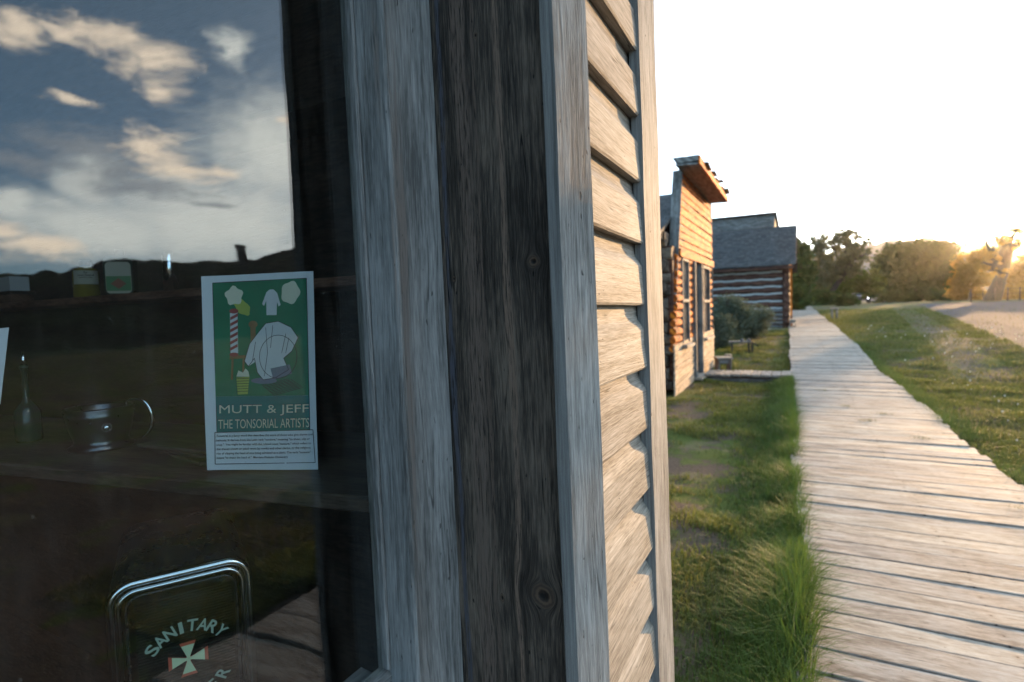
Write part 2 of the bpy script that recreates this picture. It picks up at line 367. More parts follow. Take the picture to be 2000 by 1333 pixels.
def pane_mat():
    """old window glass: clear, with Schlick reflection and slight waviness"""
    m, nt = newmat('old_window_glass')
    g = nd(nt, 'ShaderNodeNewGeometry')
    oc = nd(nt, 'ShaderNodeTexCoord').outputs['Object']
    st = nd(nt, 'ShaderNodeVectorMath', {0: oc, 1: (0, 7, 3)}, operation='MULTIPLY').outputs[0]
    wv = nz(nt, st, 1, 1, .3).outputs['Fac']
    st2 = nd(nt, 'ShaderNodeVectorMath', {0: oc, 1: (0, 28, 11)}, operation='MULTIPLY').outputs[0]
    wv = mt(nt, 'ADD', wv, mt(nt, 'MULTIPLY', nz(nt, st2, 1, 1, .3).outputs['Fac'], .05))
    bp = nd(nt, 'ShaderNodeBump', {'Height': wv, 'Strength': 1, 'Distance': .0016})
    dt = nd(nt, 'ShaderNodeVectorMath', {0: g.outputs['Incoming'], 1: g.outputs['Normal']}, operation='DOT_PRODUCT').outputs['Value']
    ca = mt(nt, 'SUBTRACT', 1, mt(nt, 'ABSOLUTE', dt))
    fr = mt(nt, 'ADD', .043, mt(nt, 'MULTIPLY', mt(nt, 'POWER', ca, 5), .957))
    sheet = nd(nt, 'ShaderNodeVectorMath', {0: oc, 1: (0, 40, 6)}, operation='MULTIPLY').outputs[0]
    dust = mt(nt, 'ADD', .002, mt(nt, 'MULTIPLY', sm(nt, nz(nt, sheet, 1, 5, .65).outputs['Fac'], .45, .8), .016))
    speck = mt(nt, 'MULTIPLY', sm(nt, nz(nt, oc, 170, 1, .5).outputs['Fac'], .80, .84), .35)
    tr = nd(nt, 'ShaderNodeBsdfTransparent', {0: (.93, .95, .94, 1)})
    gl = nd(nt, 'ShaderNodeBsdfGlossy', {'Color': (1, 1, 1, 1), 'Roughness': 0.0, 'Normal': bp})
    a = nd(nt, 'ShaderNodeMixShader', {0: fr, 1: tr.outputs[0], 2: gl.outputs[0]})
    df = nd(nt, 'ShaderNodeBsdfDiffuse', {0: (.35, .33, .3, 1)})
    b = nd(nt, 'ShaderNodeMixShader', {0: mt(nt, 'MAXIMUM', dust, speck), 1: a.outputs[0], 2: df.outputs[0]})
    out(nt, b.outputs[0]); return m
M['pane'] = pane_mat()
def thin_glass(name, col, refl=.06, gloss=.05):
    m, nt = newmat(name)
    lw = nd(nt, 'ShaderNodeLayerWeight', {'Blend': .25})
    f = mt(nt, 'ADD', refl, mt(nt, 'MULTIPLY', lw.outputs['Facing'], .4))
    a = nd(nt, 'ShaderNodeMixShader', {0: f, 1: nd(nt, 'ShaderNodeBsdfTransparent', {0: (*col, 1)}).outputs[0], 2: nd(nt, 'ShaderNodeBsdfGlossy', {'Roughness': gloss}).outputs[0]})
    out(nt, a.outputs[0]); return m

# ------------------------------------------------------------------ ground
def ground_mat():
    m, nt = newmat('dirt_grass_gravel_ground')
    P = nd(nt, 'ShaderNodeNewGeometry').outputs['Position']
    s = nd(nt, 'ShaderNodeSeparateXYZ', {0: P}); X, Y, Z = s.outputs
    n0 = nz(nt, P, .9, 5, .6).outputs['Fac']; n1 = nz(nt, P, 3.2, 5, .65).outputs['Fac']; n2 = nz(nt, P, 45, 3, .7).outputs['Fac']; n3 = nz(nt, P, .22, 3).outputs['Fac']
    dirt = mixc(nt, n2, (.05, .035, .025), (.155, .106, .078))
    grass = mixc(nt, n1, (.045, .062, .012), (.12, .13, .03))
    dry = mixc(nt, n2, (.14, .11, .05), (.24, .19, .09))
    gravel = mixc(nt, n2, (.05, .041, .04), (.145, .118, .112))
    gm = mt(nt, 'ADD', n0, mt(nt, 'MULTIPLY', mt(nt, 'SUBTRACT', n1, .5), .8))
    gm = mt(nt, 'SUBTRACT', gm, mt(nt, 'MULTIPLY', mt(nt, 'MULTIPLY', sm(nt, Y, 4.2, 2.4), sm(nt, X, 1.6, 2.4)), .14))
    c = mixc(nt, sm(nt, gm, .42, .55), dirt, grass)
    c = mixc(nt, mt(nt, 'MULTIPLY', sm(nt, nz(nt, P, 1.7, 4, .6).outputs['Fac'], .55, .68), .6), c, dry)
    # gravel road: X > 4.4 + .09 (Y-20), and a thinner worn track nearer the walk
    e = mt(nt, 'SUBTRACT', X, mt(nt, 'ADD', 4.5, mt(nt, 'MULTIPLY', mt(nt, 'SUBTRACT', Y, 20), .085)))
    e = mt(nt, 'ADD', e, mt(nt, 'MULTIPLY', mt(nt, 'SUBTRACT', n0, .5), 1.6))
    road = mt(nt, 'MULTIPLY', sm(nt, e, -.1, .3), sm(nt, mt(nt, 'SUBTRACT', X, mt(nt, 'ADD', 13, mt(nt, 'MULTIPLY', Y, .1))), .5, -.5))
    road = mt(nt, 'MULTIPLY', road, sm(nt, mt(nt, 'ADD', Y, mt(nt, 'MULTIPLY', n3, 6)), 56, 50))
    tr = mt(nt, 'SUBTRACT', .42, mt(nt, 'ABSOLUTE', mt(nt, 'ADD', e, 1.0)))
    track = mt(nt, 'MULTIPLY', sm(nt, mt(nt, 'ADD', tr, mt(nt, 'MULTIPLY', mt(nt, 'SUBTRACT', n1, .5), 1.3)), 0, .35), mt(nt, 'MULTIPLY', sm(nt, Y, 30, 22), sm(nt, Y, 9, 14)))
    track = mt(nt, 'MULTIPLY', track, .8)
    g = mt(nt, 'MULTIPLY', mt(nt, 'MAXIMUM', road, track), sm(nt, Y, 5, 13))
    c = mixc(nt, g, c, gravel)
    hh = mt(nt, 'ADD', n2, mt(nt, 'MULTIPLY', n1, 2))
    bp = nd(nt, 'ShaderNodeBump', {'Height': hh, 'Strength': .9, 'Distance': .02})
    out(nt, nd(nt, 'ShaderNodeBsdfPrincipled', {'Base Color': c, 'Roughness': .95, 'Specular IOR Level': .1, 'Normal': bp})); return m
M['ground'] = ground_mat()
def axis(lo, hi, near, n):
    t = np.linspace(-1, 1, n); k = 5.0
    s = np.sinh(k*t)/np.sinh(k)
    return np.where(s < 0, -s*lo, s*hi)+near
xs = axis(-400, 400, 1.0, 260); ys = axis(-300, 600, 5.0, 320)
XX, YY = np.meshgrid(xs, ys)
def vnoise(x, y, s, seed=0):
    """smooth value noise with numpy"""
    x = x*s; y = y*s; xi = np.floor(x).astype(int); yi = np.floor(y).astype(int); fx = x-xi; fy = y-yi
    fx = fx*fx*(3-2*fx); fy = fy*fy*(3-2*fy)
    def h(a, b): 
        q = np.sin(a*127.1+b*311.7+seed*74.7)*43758.5453; return q-np.floor(q)
    return (h(xi, yi)*(1-fx)+h(xi+1, yi)*fx)*(1-fy)+(h(xi, yi+1)*(1-fx)+h(xi+1, yi+1)*fx)*fy
def gz(X, Y):
    b = (vnoise(X, Y, 1.7)-.5)*.05+(vnoise(X, Y, 5, 3)-.5)*.018+(vnoise(X, Y, .25, 5)-.5)*.10
    Xs = X+.024*np.maximum(Y-3, 0); k = np.clip(np.maximum(-Xs-.1, Xs-1.5)/.5, 0, 1)      # flat under the boardwalk
    far = np.clip(np.hypot(X, Y)/30, 0, 1)
    return tz(X, Y)+b*k
ZZ = gz(XX, YY)
V = np.stack([XX, YY, ZZ], -1).reshape(-1, 3); nx, ny = len(xs), len(ys)
idx = np.arange(nx*ny).reshape(ny, nx)
Fq = np.stack([idx[:-1, :-1], idx[:-1, 1:], idx[1:, 1:], idx[1:, :-1]], -1).reshape(-1, 4)
g = npmesh('ground', V, Fq, M['ground'], smooth=True); tag(g, 'uneven ground of dirt, patchy grass and gravel street', None, kind='structure')

# boardwalk: one structure, every plank with its own tone
def sx(Y): return -.024*np.maximum(np.asarray(Y, float)-3, 0)
def walk_edge(Y):
    d = float(sx(Y))
    l = -.015+.01*math.sin(Y*2.1)+.012*math.sin(Y*.7+1)
    r = 1.46+.03*math.sin(Y*.9)+.015*math.sin(Y*2.3+2)
    if Y < 2.7: r = 1.30
    return l+d, r+d
mb = MB(); y = -3.0
while y < 46:
    wdt = RNG.uniform(.135, .19); l, r = walk_edge(y)
    l += RNG.gauss(0, .009); r += RNG.gauss(0, .014)
    z0 = float(tz(0, y))+.045; tilt = RNG.gauss(0, .003); dz = RNG.gauss(0, .0022); sk = RNG.gauss(0, .006)
    sl = (float(tz(0, y+.3))-float(tz(0, y)))/.3
    mb.plank((l, y, z0+dz), (r-l, sk, tilt), (0, wdt-RNG.uniform(.006, .013), sl*wdt+RNG.gauss(0, .0015)), (0, 0, .038), seg=10 if y < 8 else 2, wob=.0026 if y < 8 else .002, bev=.003 if y < 8 else 0)
    y += wdt
mb.build('boardwalk', M['walk'], label='weathered plank boardwalk running down the street', kind='structure')

# ------------------------------------------------------------------ hills
def hill_mat(name, a, b, sc_=.05):
    m, nt = newmat(name); P = nd(nt, 'ShaderNodeNewGeometry').outputs['Position']
    n = nz(nt, P, sc_, 7, .65).outputs['Fac']
    c = mixc(nt, sm(nt, n, .4, .6), a, b)
    bp = nd(nt, 'ShaderNodeBump', {'Height': n, 'Strength': 1, 'Distance': 2})
    out(nt, nd(nt, 'ShaderNodeBsdfPrincipled', {'Base Color': c, 'Roughness': .95, 'Specular IOR Level': .05, 'Normal': bp})); return m
M['hill'] = hill_mat('sagebrush_hillside', (.05, .032, .02), (.075, .065, .03))
M['hill_green'] = hill_mat('wooded_hillside', (.03, .045, .02), (.07, .08, .035), .12)
M['hill_far'] = hill_mat('distant_ridge', (.12, .11, .10), (.18, .16, .14), .01)
def hill(name, tab, r0, r1, r2, mat, rough=.5):
    us = np.linspace(tab[0][0], tab[-1][0], 240); rs = np.concatenate([np.linspace(r0, r1, 24), np.linspace(r1, r2, 10)[1:]])
    vv = np.interp(us, [t[0] for t in tab], [t[1] for t in tab])
    vv = vv+(vnoise(us*1.0, us*0, .9, 1)-.5)*rough+(vnoise(us*1.0, us*0, 3.1, 2)-.5)*rough*.35
    vv = np.where(np.array([min(u-tab[0][0], tab[-1][0]-u) for u in us]) < .5, np.minimum(vv, .1), vv)
    U, R_ = np.meshgrid(np.radians(us), rs); H = np.tan(np.radians(np.maximum(vv, 0)))*r1+1.45
    prof = np.where(rs < r1, np.clip((rs-r0)/(r1-r0), 0, 1)**1.3, 1-((rs-r1)/(r2-r1))**1.5)
    Z = H[None, :]*prof[:, None]-.6+(vnoise(U*60, R_*.1, 1, 4)-.5)*1.2*(prof[:, None]*(1-prof[:, None])*4)
    V = np.stack([R_*np.sin(U), R_*np.cos(U), Z], -1).reshape(-1, 3)
    ny_, nx_ = U.shape; idx = np.arange(nx_*ny_).reshape(ny_, nx_)
    Fq = np.stack([idx[:-1, :-1], idx[1:, :-1], idx[1:, 1:], idx[:-1, 1:]], -1).reshape(-1, 4)
    return npmesh(name, V, Fq, mat, smooth=True)
h = hill('hill', [(30, 0), (36, 3), (42, 6.6), (46, 8.4), (49, 8.3), (51.5, 7.4), (53, 7.1), (55, 6.9), (58, 6.9), (61, 7.2), (63.5, 7.0), (65, 6.1), (67, 5.7), (70, 5.5), (74, 5.2), (82, 5.6), (95, 6), (110, 5), (125, 3), (140, 0)], 60, 130, 200, M['hill'])
tag(h, 'dark sagebrush hillside seen reflected in the window', None, kind='structure')
h = hill('hill', [(-60, 2), (-40, 9), (-25, 12), (-14, 11.2), (-10.5, 10.2), (-8.6, 7.0), (-6, 3.5), (-2, 0)], 110, 210, 300, M['hill_green'])
tag(h, 'green wooded hill behind the log building on the left', None, kind='structure')
h = hill('mountain', [(-12, 0), (-4, 4.0), (2, 4.6), (6, 5.2), (10, 4.8), (16, 3.6), (22, 3.0), (28, 1.5), (34, 0)], 300, 460, 540, M['hill_far'])
tag(h, 'faint far ridge behind the trees', None, kind='structure')

# ------------------------------------------------------------------ the barber shop in the foreground
LEAN = -.0125
def lean(v): return Vector((v.x+(v.z-1.45)*LEAN, v.y-(v.z-1.45)*.004, v.z))
shop = empty('shop_building', (-2.5, -1.0, 0), 'weathered clapboard shop in the foreground with the large dark display window', 'building')
def sb(mb, name, mat, parent=shop, **k):
    o = mb.build(name, mat, parent, tf=k.pop('tf', lean), **k)
    base = shop.location if parent is shop else Vector((0, 0, 0))
    if parent is shop: o.location = -shop.location
    return o
TOP = 2.95
# recess board (dark, knotty) facing the camera
mb = MB()
n = 26
mb.plank((-.4605, .6665, .0), (0, 0, TOP), (.1695, 0, 0), (0, .03, 0), seg=120, wob=.0008, idn=3.0)
sb(mb, 'dark_return_board', M['darkboard'], label='dark knotty board between the window trim and the corner post')
# corner post
mb = MB()
mb.prism([(-.270, .6545), (-.2497, .7216), (-.300, .7216), (-.300, .6985), (-.2875, .6985), (-.2875, .6545)], 0, TOP, seg=150, wob=.0012, idn=11.3)
sb(mb, 'corner_post', M['post'], label='pale grey square post left of the clapboards')
# window casing with a moulded face: XY profile swept upwards
mb = MB()
mb.prism([(-.4605, .6655), (-.4655, .648), (-.4730, .632), (-.4790, .610), (-.4770, .590), (-.4660, .573), (-.4560, .563), (-.4550, .5585), (-.459, .5565), (-.478, .5560), (-.499, .5555), (-.520, .5555), (-.520, .6655)], .30, TOP, seg=110, wob=.0009, idn=21.7)
win = sb(mb, 'window', M['casing'], label='moulded grey window casing')
W0 = Vector((0, 0, 0))
# sill below and the pane
mb = MB(); mb.plank((-.56, .5540, .925), (0, -1.9, 0), (.112, 0, -.012), (0, 0, .038), seg=60, wob=.0015, bev=.006)
sb(mb, 'sill', M['casing'], win, label='weathered outer window sill')
mb = MB()
mb.plank((-.521, .5545, .9605), (0, -1.85, 0), (.021, 0, -.004), (0, 0, .014), seg=30, wob=.0006, bev=.003)   # putty bead / lower stop
mb.plank((-.499, .5545, .976), (0, 0, 1.62), (0, -.006, 0), (-.020, 0, 0), seg=40, wob=.0006, bev=.002)
sb(mb, 'stop_bead', M['casing'], win)
mb = MB()
mb.prism([(-.5105, .553), (-.5075, .553), (-.5075, -1.28), (-.5105, -1.28)], .974, 2.62)
sb(mb, 'pane', M['pane'], win)
mb = MB()  # far casing of the window (behind the camera) and head
mb.prism([(-.46, -1.30), (-.46, -1.42), (-.53, -1.42), (-.53, -1.30)], .93, TOP, seg=4)
mb.plank((-.53, -1.30, 2.62), (0, 1.85, 0), (.07, 0, 0), (0, 0, .12), seg=4)
sb(mb, 'window_head', M['casing'], win)
# clapboards: drop siding, swept along Y
def siding(mb, x, y0, y1, z0, z1, s=.125, seg=10, end_jit=.006, sgn=1):
    z = z0; k = 0
    while z < z1:
        idn = RNG.random()*50; sag0 = RNG.gauss(0, .002); sag1 = RNG.gauss(0, .003); cup = RNG.gauss(0, .0012)
        ya = y0+RNG.gauss(0, end_jit)*.3; yb = y1+RNG.gauss(0, end_jit)
        prof = [(-.016, .004), (.0125+cup, 0), (.0150+cup, .004), (.0125+cup*.6, s*.40), (.0115, s*.62), (.0070, s*.69), (.0000, s*.77), (-.0035, s*.86), (-.0048, s*1.04), (-.016, s*1.04)]
        vs, ws, fs = [], [], []; n = len(prof); per = 0; pl = []
        for j, (px, pz) in enumerate(prof):
            if j: per += math.dist(prof[j-1], prof[j])
            pl.append(per)
        for i in range(seg+1):
            t = i/seg; yy = ya+(yb-ya)*t
            for j, (px, pz) in enumerate(prof):
                q = mnoise.noise_vector(Vector((yy*5+idn, pz*14, idn)))*.0014
                vs.append((x+sgn*(px+q.x), yy+q.y*(1.5 if i in (0, seg) else 0), z+pz+sag0*(1-t)+sag1*t+q.z*.8)); ws.append((yy, pl[j], idn))
        for i in range(seg):
            for j in range(n):
                kk = (j+1) % n; fs.append((i*n+j, i*n+kk, (i+1)*n+kk, (i+1)*n+j) if sgn > 0 else (i*n+j, (i+1)*n+j, (i+1)*n+kk, i*n+kk))
        fs.append(tuple(reversed(range(n)))); fs.append(tuple(seg*n+j for j in range(n)))
        mb.add(vs, fs, ws); z += s+RNG.gauss(0, .0015)
mb = MB(); siding(mb, -.2840, .7235, 1.083, .03, TOP, s=.119, seg=26)
sb(mb, 'clapboard_siding', M['clap'], label='sunlit lapped clapboards between the post and the corner board')
mb = MB()
mb.prism([(-.2640, 1.058), (-.2648, 1.193), (-.283, 1.193), (-.33, 1.17), (-.33, 1.090), (-.2845, 1.088), (-.2845, 1.058)], 0, TOP, seg=150, wob=.0016, idn=31.1)
cb = sb(mb, 'corner_board', M['post'], label='narrow warm grey corner board at the far edge of the clapboards')
mb = MB()
for (x, y, z) in ((-.2643, 1.095, 1.03), (-.2643, 1.10, 1.60), (-.2644, 1.11, 1.98), (-.2630, .68, 1.86), (-.2620, .684, 1.41), (-.2640, .676, 1.12), (-.2606, .689, 1.62)):
    mb = MB(); mb.tube([(x-.006, y, z), (x+.0002, y, z)], .0018, n=8); sb(mb, 'nail', M['nail'])
# rest of the shell: walls, floor, ceiling, roof
mb = MB()
siding(mb, -.475, -3.2, .50, .08, .90, seg=8)
siding(mb, -.475, -3.2, -1.43, .95, TOP, seg=4)
siding(mb, -.475, -1.45, .55, 2.75, 3.0, seg=4)
sb(mb, 'front_siding', M['clap'])
mb = MB()
mb.box((-.555, -3.2, 0), (-.525, .66, .92)); mb.box((-.535, -3.2, .932), (-.505, -1.43, TOP))
mb.box((-.535, -1.425, 2.75), (-.505, .66, TOP))
mb.box((-5.5, 1.10, 0), (-.345, 1.125, TOP)); mb.box((-5.5, -3.2, 0), (-5.46, 1.095, TOP)); mb.box((-5.455, -3.2, 0), (-.54, -3.16, TOP))
mb.box((-.56, .672, 0), (-.524, 1.095, TOP)); 
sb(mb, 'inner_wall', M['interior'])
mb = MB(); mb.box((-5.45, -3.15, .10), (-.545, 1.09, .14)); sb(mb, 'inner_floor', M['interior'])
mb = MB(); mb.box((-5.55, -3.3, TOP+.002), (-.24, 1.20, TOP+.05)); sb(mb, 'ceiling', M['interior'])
mb = MB(); siding(mb, 0, -5.5, -.335, .08, TOP, seg=4)
sb(mb, 'end_siding', M['clap'], tf=lambda v: lean(Vector((v.y, 1.143+v.x, v.z))))
mb = MB()
mb.plank((-5.7, -3.4, TOP+.06), (0, 4.65, 0), (5.5, 0, .5), (0, 0, .05), seg=2)
sb(mb, 'roof', M['shingle'])
# inner shelf on the end wall, interior boards
mb = MB(); mb.plank((-4.6, .925, 1.520), (3.98, -.005, 0), (0, .16, 0), (0, 0, .022), seg=8, bev=.002)
sb(mb, 'wall_shelf', M['shelf'], tf=lambda v: v, label='reddish shelf on the end wall holding bottles')
mb = MB(); mb.plank((-4.6, .935, 1.935), (3.98, 0, 0), (0, .15, 0), (0, 0, .022), seg=8)
sb(mb, 'upper_shelf', M['interior'], tf=lambda v: v)

# counter
ca_, cb_ = Vector((-.566, .618, 0)), Vector((-2.6, .305, 0))
cdv = (cb_-ca_).normalized(); cn = Vector((-cdv.y, cdv.x, 0)); cn = cn if cn.y > 0 else -cn
t = empty('counter', ca_+Vector((0, 0, .14)), 'brown wooden counter inside the window under the poster', 'counter')
mb = MB(); L = (cb_-ca_).length
mb.plank(ca_+Vector((0, 0, 1.155)), cdv*L, cn*.40, (0, 0, .025), seg=12, wob=.001, bev=.003)
o = mb.build('counter_top', M['counter'], t); o.location = -t.location
mb = MB()
for s in (.04, L-.1):
    mb = MB(); mb.plank(ca_+cdv*s+cn*.30+Vector((0, 0, .142)), (0, 0, 1.01), cdv*.06, cn*.06)
    o = mb.build('support', M['interior'], t); o.location = -t.location

# ---- things on shelf and counter
def obj1(mb, name, mat, label, cat, group=None): return mb.build(name, mat, None, label, cat, group)
def textmesh(body, fit, name, mat, parent, place, bold=0.0, ext=0.0, arc=None, tilt=0):
    """lettering fitted into fit=(x0,x1,y0,y1) local, then place(x,y)->Vector"""
    cu = bpy.data.curves.new('t', 'FONT'); cu.body = body; cu.offset = bold; cu.resolution_u = 3; cu.align_x = 'LEFT'
    cu.extrude = 0
    o = bpy.data.objects.new('t', cu); COL.objects.link(o); bpy.context.view_layer.update()
    me = o.to_mesh(); v = np.array([p.co[:2] for p in me.vertices]); fs = [tuple(p.vertices) for p in me.polygons]; o.to_mesh_clear()
    bpy.data.objects.remove(o); bpy.data.curves.remove(cu)
    lo, hi = v.min(0), v.max(0); x0, x1, y0, y1 = fit
    v = (v-lo)/(hi-lo)*np.array([x1-x0, y1-y0])+np.array([x0, y0])
    if mat is None: return v, fs
    mb = MB(); mb.add([place(a, b) for a, b in v], fs); return mb.build(name, mat, parent)

# poster: flat printed sheet leaning inside the glass, its own local frame (x right, y up, z to the viewer)
PD = .985
Mp = Matrix.Identity(4)
for i in range(3):
    for j in range(3): Mp[i][j] = RW[i][j]
pc = at(507, 724, PD)
for i in range(3): Mp[i][3] = pc[i]
pst = empty('poster', (0, 0, 0), 'white paper poster with green picture and caption leaning inside the window', 'poster'); pst.matrix_world = Mp
K = PD/F
def bend(x, y): return .0022*math.sin(x*26)+.0015*math.cos(y*14+1)+max(0, abs(x)-.085)*.05
def pp(x, y, z=0.0):
    X = (x-507)*K; Y = -(y-724)*K
    return Vector((X, Y, bend(X, Y)+z))
def sheet(name, mat, poly, z, parent=pst, gx=14, gy=20):
    """poly = 4 corners (px) TL TR BR BL -> curved grid"""
    TL, TR, BR, BL = [Vector(p) for p in poly]; vs = []; fs = []
    for j in range(gy+1):
        for i in range(gx+1):
            u, v = i/gx, j/gy; q = (TL*(1-u)+TR*u)*(1-v)+(BL*(1-u)+BR*u)*v; vs.append(pp(q.x, q.y, z))
    for j in range(gy):
        for i in range(gx): a = j*(gx+1)+i; fs.append((a+gx+1, a+gx+2, a+1, a))
    mb = MB(); mb.add(vs, fs, smooth=True); return mb.build(name, mat, parent)
def blob(mb, pts, z, cut=True):
    """filled outline in px, fan from centroid"""
    c = Vector((sum(p[0] for p in pts)/len(pts), sum(p[1] for p in pts)/len(pts))); vs = [pp(c.x, c.y, z)]+[pp(x, y, z) for x, y in pts]
    n = len(pts); mb.add(vs, [(0, (i+1) % n+1, i+1) for i in range(n)])
def line(mb, pts, wd_, z):
    for (a, b) in zip(pts[:-1], pts[1:]):
        a, b = Vector(a), Vector(b); d = (b-a); 
        if d.length < .1: continue
        nn = Vector((-d.y, d.x)).normalized()*wd_/2
        mb.add([pp(*(a+nn), z), pp(*(b+nn), z), pp(*(b-nn), z), pp(*(a-nn), z)], [(0, 1, 2, 3)])
def ell(cx, cy_, rx, ry, n=20, rot=0, jag=0):
    r = []
    for i in range(n):
        a = 2*math.pi*i/n; k = 1+jag*math.sin(a*5+cx); x, y = rx*k*math.cos(a), ry*k*math.sin(a)
        r.append((cx+x*math.cos(rot)-y*math.sin(rot), cy_+x*math.sin(rot)+y*math.cos(rot)))
    return r
M['green'] = plain('printed_green', (.010, .19, .09), .6, var=.35, scale=14)
M['teal'] = plain('printed_teal', (.010, .18, .17), .6, var=.3, scale=14)
M['cream'] = plain('printed_cream', (.74, .73, .56), .6, var=.15)
M['pwhite'] = plain('printed_white', (.70, .72, .72), .6, var=.05)
M['pyellow'] = plain('printed_yellow', (.42, .50, .10), .6, var=.2)
M['pgrey'] = plain('printed_grey', (.16, .20, .26), .6, var=.2)
M['pred'] = plain('printed_red', (.35, .07, .06), .6); M['pbrown'] = plain('printed_brown', (.28, .16, .07), .6, var=.2)
# sheet with thickness
sheet('paper', M['paper'], [(392, 540), (612, 530), (622, 917), (404, 919)], 0)
art = sheet('picture', M['green'], [(414, 553), (599, 544), (605, 772), (421, 775)], .0006)
sheet('title_band', M['teal'], [(421, 775.1), (605, 772.1), (607, 839), (424, 845)], .0006, art, gy=8)
mb = MB()
for pts in ([(414, 553), (599, 544), (607, 839), (424, 845), (414, 553)], [(420, 845), (613, 839), (617, 903), (420, 907), (420, 845)]): line(mb, pts, 1.3, .0013)
# mat on the floor, ribbing of the bin, chair outline
for k in range(9): line(mb, [(512+k*3, 752+k*2.6), (566+k*3, 740+k*2.2)], .9, .0014)
for k in range(9): line(mb, [(514+k*7, 752-k*1.4), (538+k*7, 772-k*1.8)], .8, .0014)
for k in range(6): line(mb, [(462, 740+k*5), (487, 739+k*5)], 1, .0022)
line(mb, ell(545, 697, 37, 42, 28)+[(582, 697)], 1.1, .0021)
sheetpoly = [(505, 650), (520, 632), (545, 628), (570, 640), (584, 660), (572, 686), (556, 700), (566, 722), (540, 738), (516, 742), (504, 728), (498, 700), (486, 716), (478, 706), (488, 672)]
line(mb, sheetpoly+[sheetpoly[0]], 1.2, .0021)
for a in ([(520, 640), (524, 690), (518, 735)], [(534, 636), (530, 680)], [(560, 652), (552, 690)], [(500, 668), (494, 706)], [(566, 660), (560, 690)]): line(mb, a, 1, .0022)
mb.build('line_drawing', M['ink'], art)
mb = MB(); blob(mb, sheetpoly, .0015)
blob(mb, [(520, 572), (527, 566), (535, 566), (542, 573), (541, 616), (521, 616)], .0012)      # barber's coat on a stand
blob(mb, [(520, 573), (512, 594), (516, 598), (522, 584)], .0013); blob(mb, [(542, 573), (549, 596), (545, 599), (540, 586)], .0013)
mb.build('white_shapes', M['pwhite'], art)
mb = MB()
blob(mb, ell(568, 572, 18, 22, 26, .2, .08), .0012); mb.build('steam_puff', M['cream'], art); mb = MB(); blob(mb, ell(456, 578, 17, 18, 22, 0, .14), .0012); mb.build('steam_puff', M['cream'], art); mb = MB()
blob(mb, [(462, 736), (466, 724), (474, 730), (480, 720), (486, 726), (488, 736)], .0016)
mb.build('waste_paper', M['cream'], art)
mb = MB(); blob(mb, [(462, 738), (488, 736), (485, 770), (465, 771)], .0017); mb.build('waste_bin', M['pyellow'], art); mb = MB(); blob(mb, ell(472, 600, 20, 12, 18, .8, .1), .0010); mb.build('steam_puff', M['pyellow'], art)
mb = MB(); blob(mb, [(530, 720), (568, 712), (572, 730), (536, 742)], .0018); blob(mb, ell(517, 744, 26, 6, 20), .0013); blob(mb, [(513, 720), (523, 720), (523, 744), (513, 744)], .0014)
mb.build('chair_base', M['pgrey'], art)
mb = MB()
blob(mb, [(449, 696), (479, 694), (481, 700), (448, 702)], .0014)
for x in (452, 474): blob(mb, [(x, 701), (x+4, 701), (x+3, 742), (x-1, 742)], .0013)
blob(mb, [(489, 640), (499, 640), (500, 690), (490, 690)], .0011); blob(mb, ell(494, 634, 9, 7), .0012)
mb.build('stool_and_stand', M['pbrown'], art)
mb = MB(); blob(mb, [(448, 612), (463, 611), (465, 690), (450, 691)], .0014); pl_ = mb.build('striped_pole', M['pwhite'], art)
mb = MB()
for k in range(6): blob(mb, [(449, 620+k*12), (464, 612+k*12), (464, 618+k*12), (449, 626+k*12)], .0018)
blob(mb, ell(456, 608, 9, 5, 14), .0018); blob(mb, ell(457, 693, 9, 4, 14), .0018)
mb.build('pole_stripes', M['pred'], pl_)
def ptext(body, x0, x1, yb, yt, mat, z, nm='title_lettering', bold=.02, sl=0.0, par=None):
    return textmesh(body, (x0, x1, yb, yt), nm, mat, par or pst, lambda a, b: pp(a, b+sl*(a-x0), z), bold)
# y grows downwards in px: fit with flipped order
for (b, x0, x1, yb, yt, sl, bo) in (('MUTT & JEFF', 429, 605, 813, 792, -.015, .0), ('THE TONSORIAL ARTISTS', 427, 606, 838, 820, -.022, .0)):
    ptext(b, x0-.9, x1+.9, yb+.9, yt-.9, M['ink'], .0011, 'title_outline', bo+.0, sl)
    ptext(b, x0, x1, yb, yt, M['cream'], .0018, 'title_lettering', bo, sl)
cap = ['Tonsorial is a fancy word that describes the work of those who give shaves and', 'haircuts. It derives from the Latin verb "tondere," meaning "to shear, clip or',
       'crop."  You might be familiar with the related noun "tonsure," which refers to', 'the shaven crown or patch worn by monks and other clerics, or the religious',
       'rite of clipping the head of one being admitted as a cleric. The verb "tonsure"', 'means "to shave the head of."  Merriam-Webster Dictionary']
allv, allf = [], []
for k, s_ in enumerate(cap):
    y = 853.5+k*8.6; v, fs = textmesh(s_, (423, 612-(0, 5, 3, 4, 4, 48)[k], y+1.8, y-3.8), '', None, None, None, .012)
    o_ = len(allv); allv += [pp(a, b-.022*(a-423), .0012) for a, b in v]; allf += [tuple(i+o_ for i in f) for f in fs]
mb = MB(); mb.add(allv, allf); mb.build('caption_lettering', M['ink'], pst)

# second paper at the left edge
mb = MB()
q = [at(-60, 648, .80), at(17, 640, .80), at(0, 790, .80), at(-75, 800, .80)]
nn = Vector(RW@np.array([0, 0, 1.]))
mb.add(q+[p-nn*.0006 for p in q], [(3, 2, 1, 0), (4, 5, 6, 7), (0, 1, 5, 4), (1, 2, 6, 5), (2, 3, 7, 6), (3, 0, 4, 7)])
obj1(mb, 'paper_sheet', M['paper'], 'plain pale paper sheet cut off by the left edge of the photo', 'paper')

SZ = 1.5425     # shelf top
def shelf_pt(x, y=.985):
    r = ray(x, 600); return (r[0]/r[1]*y, y)
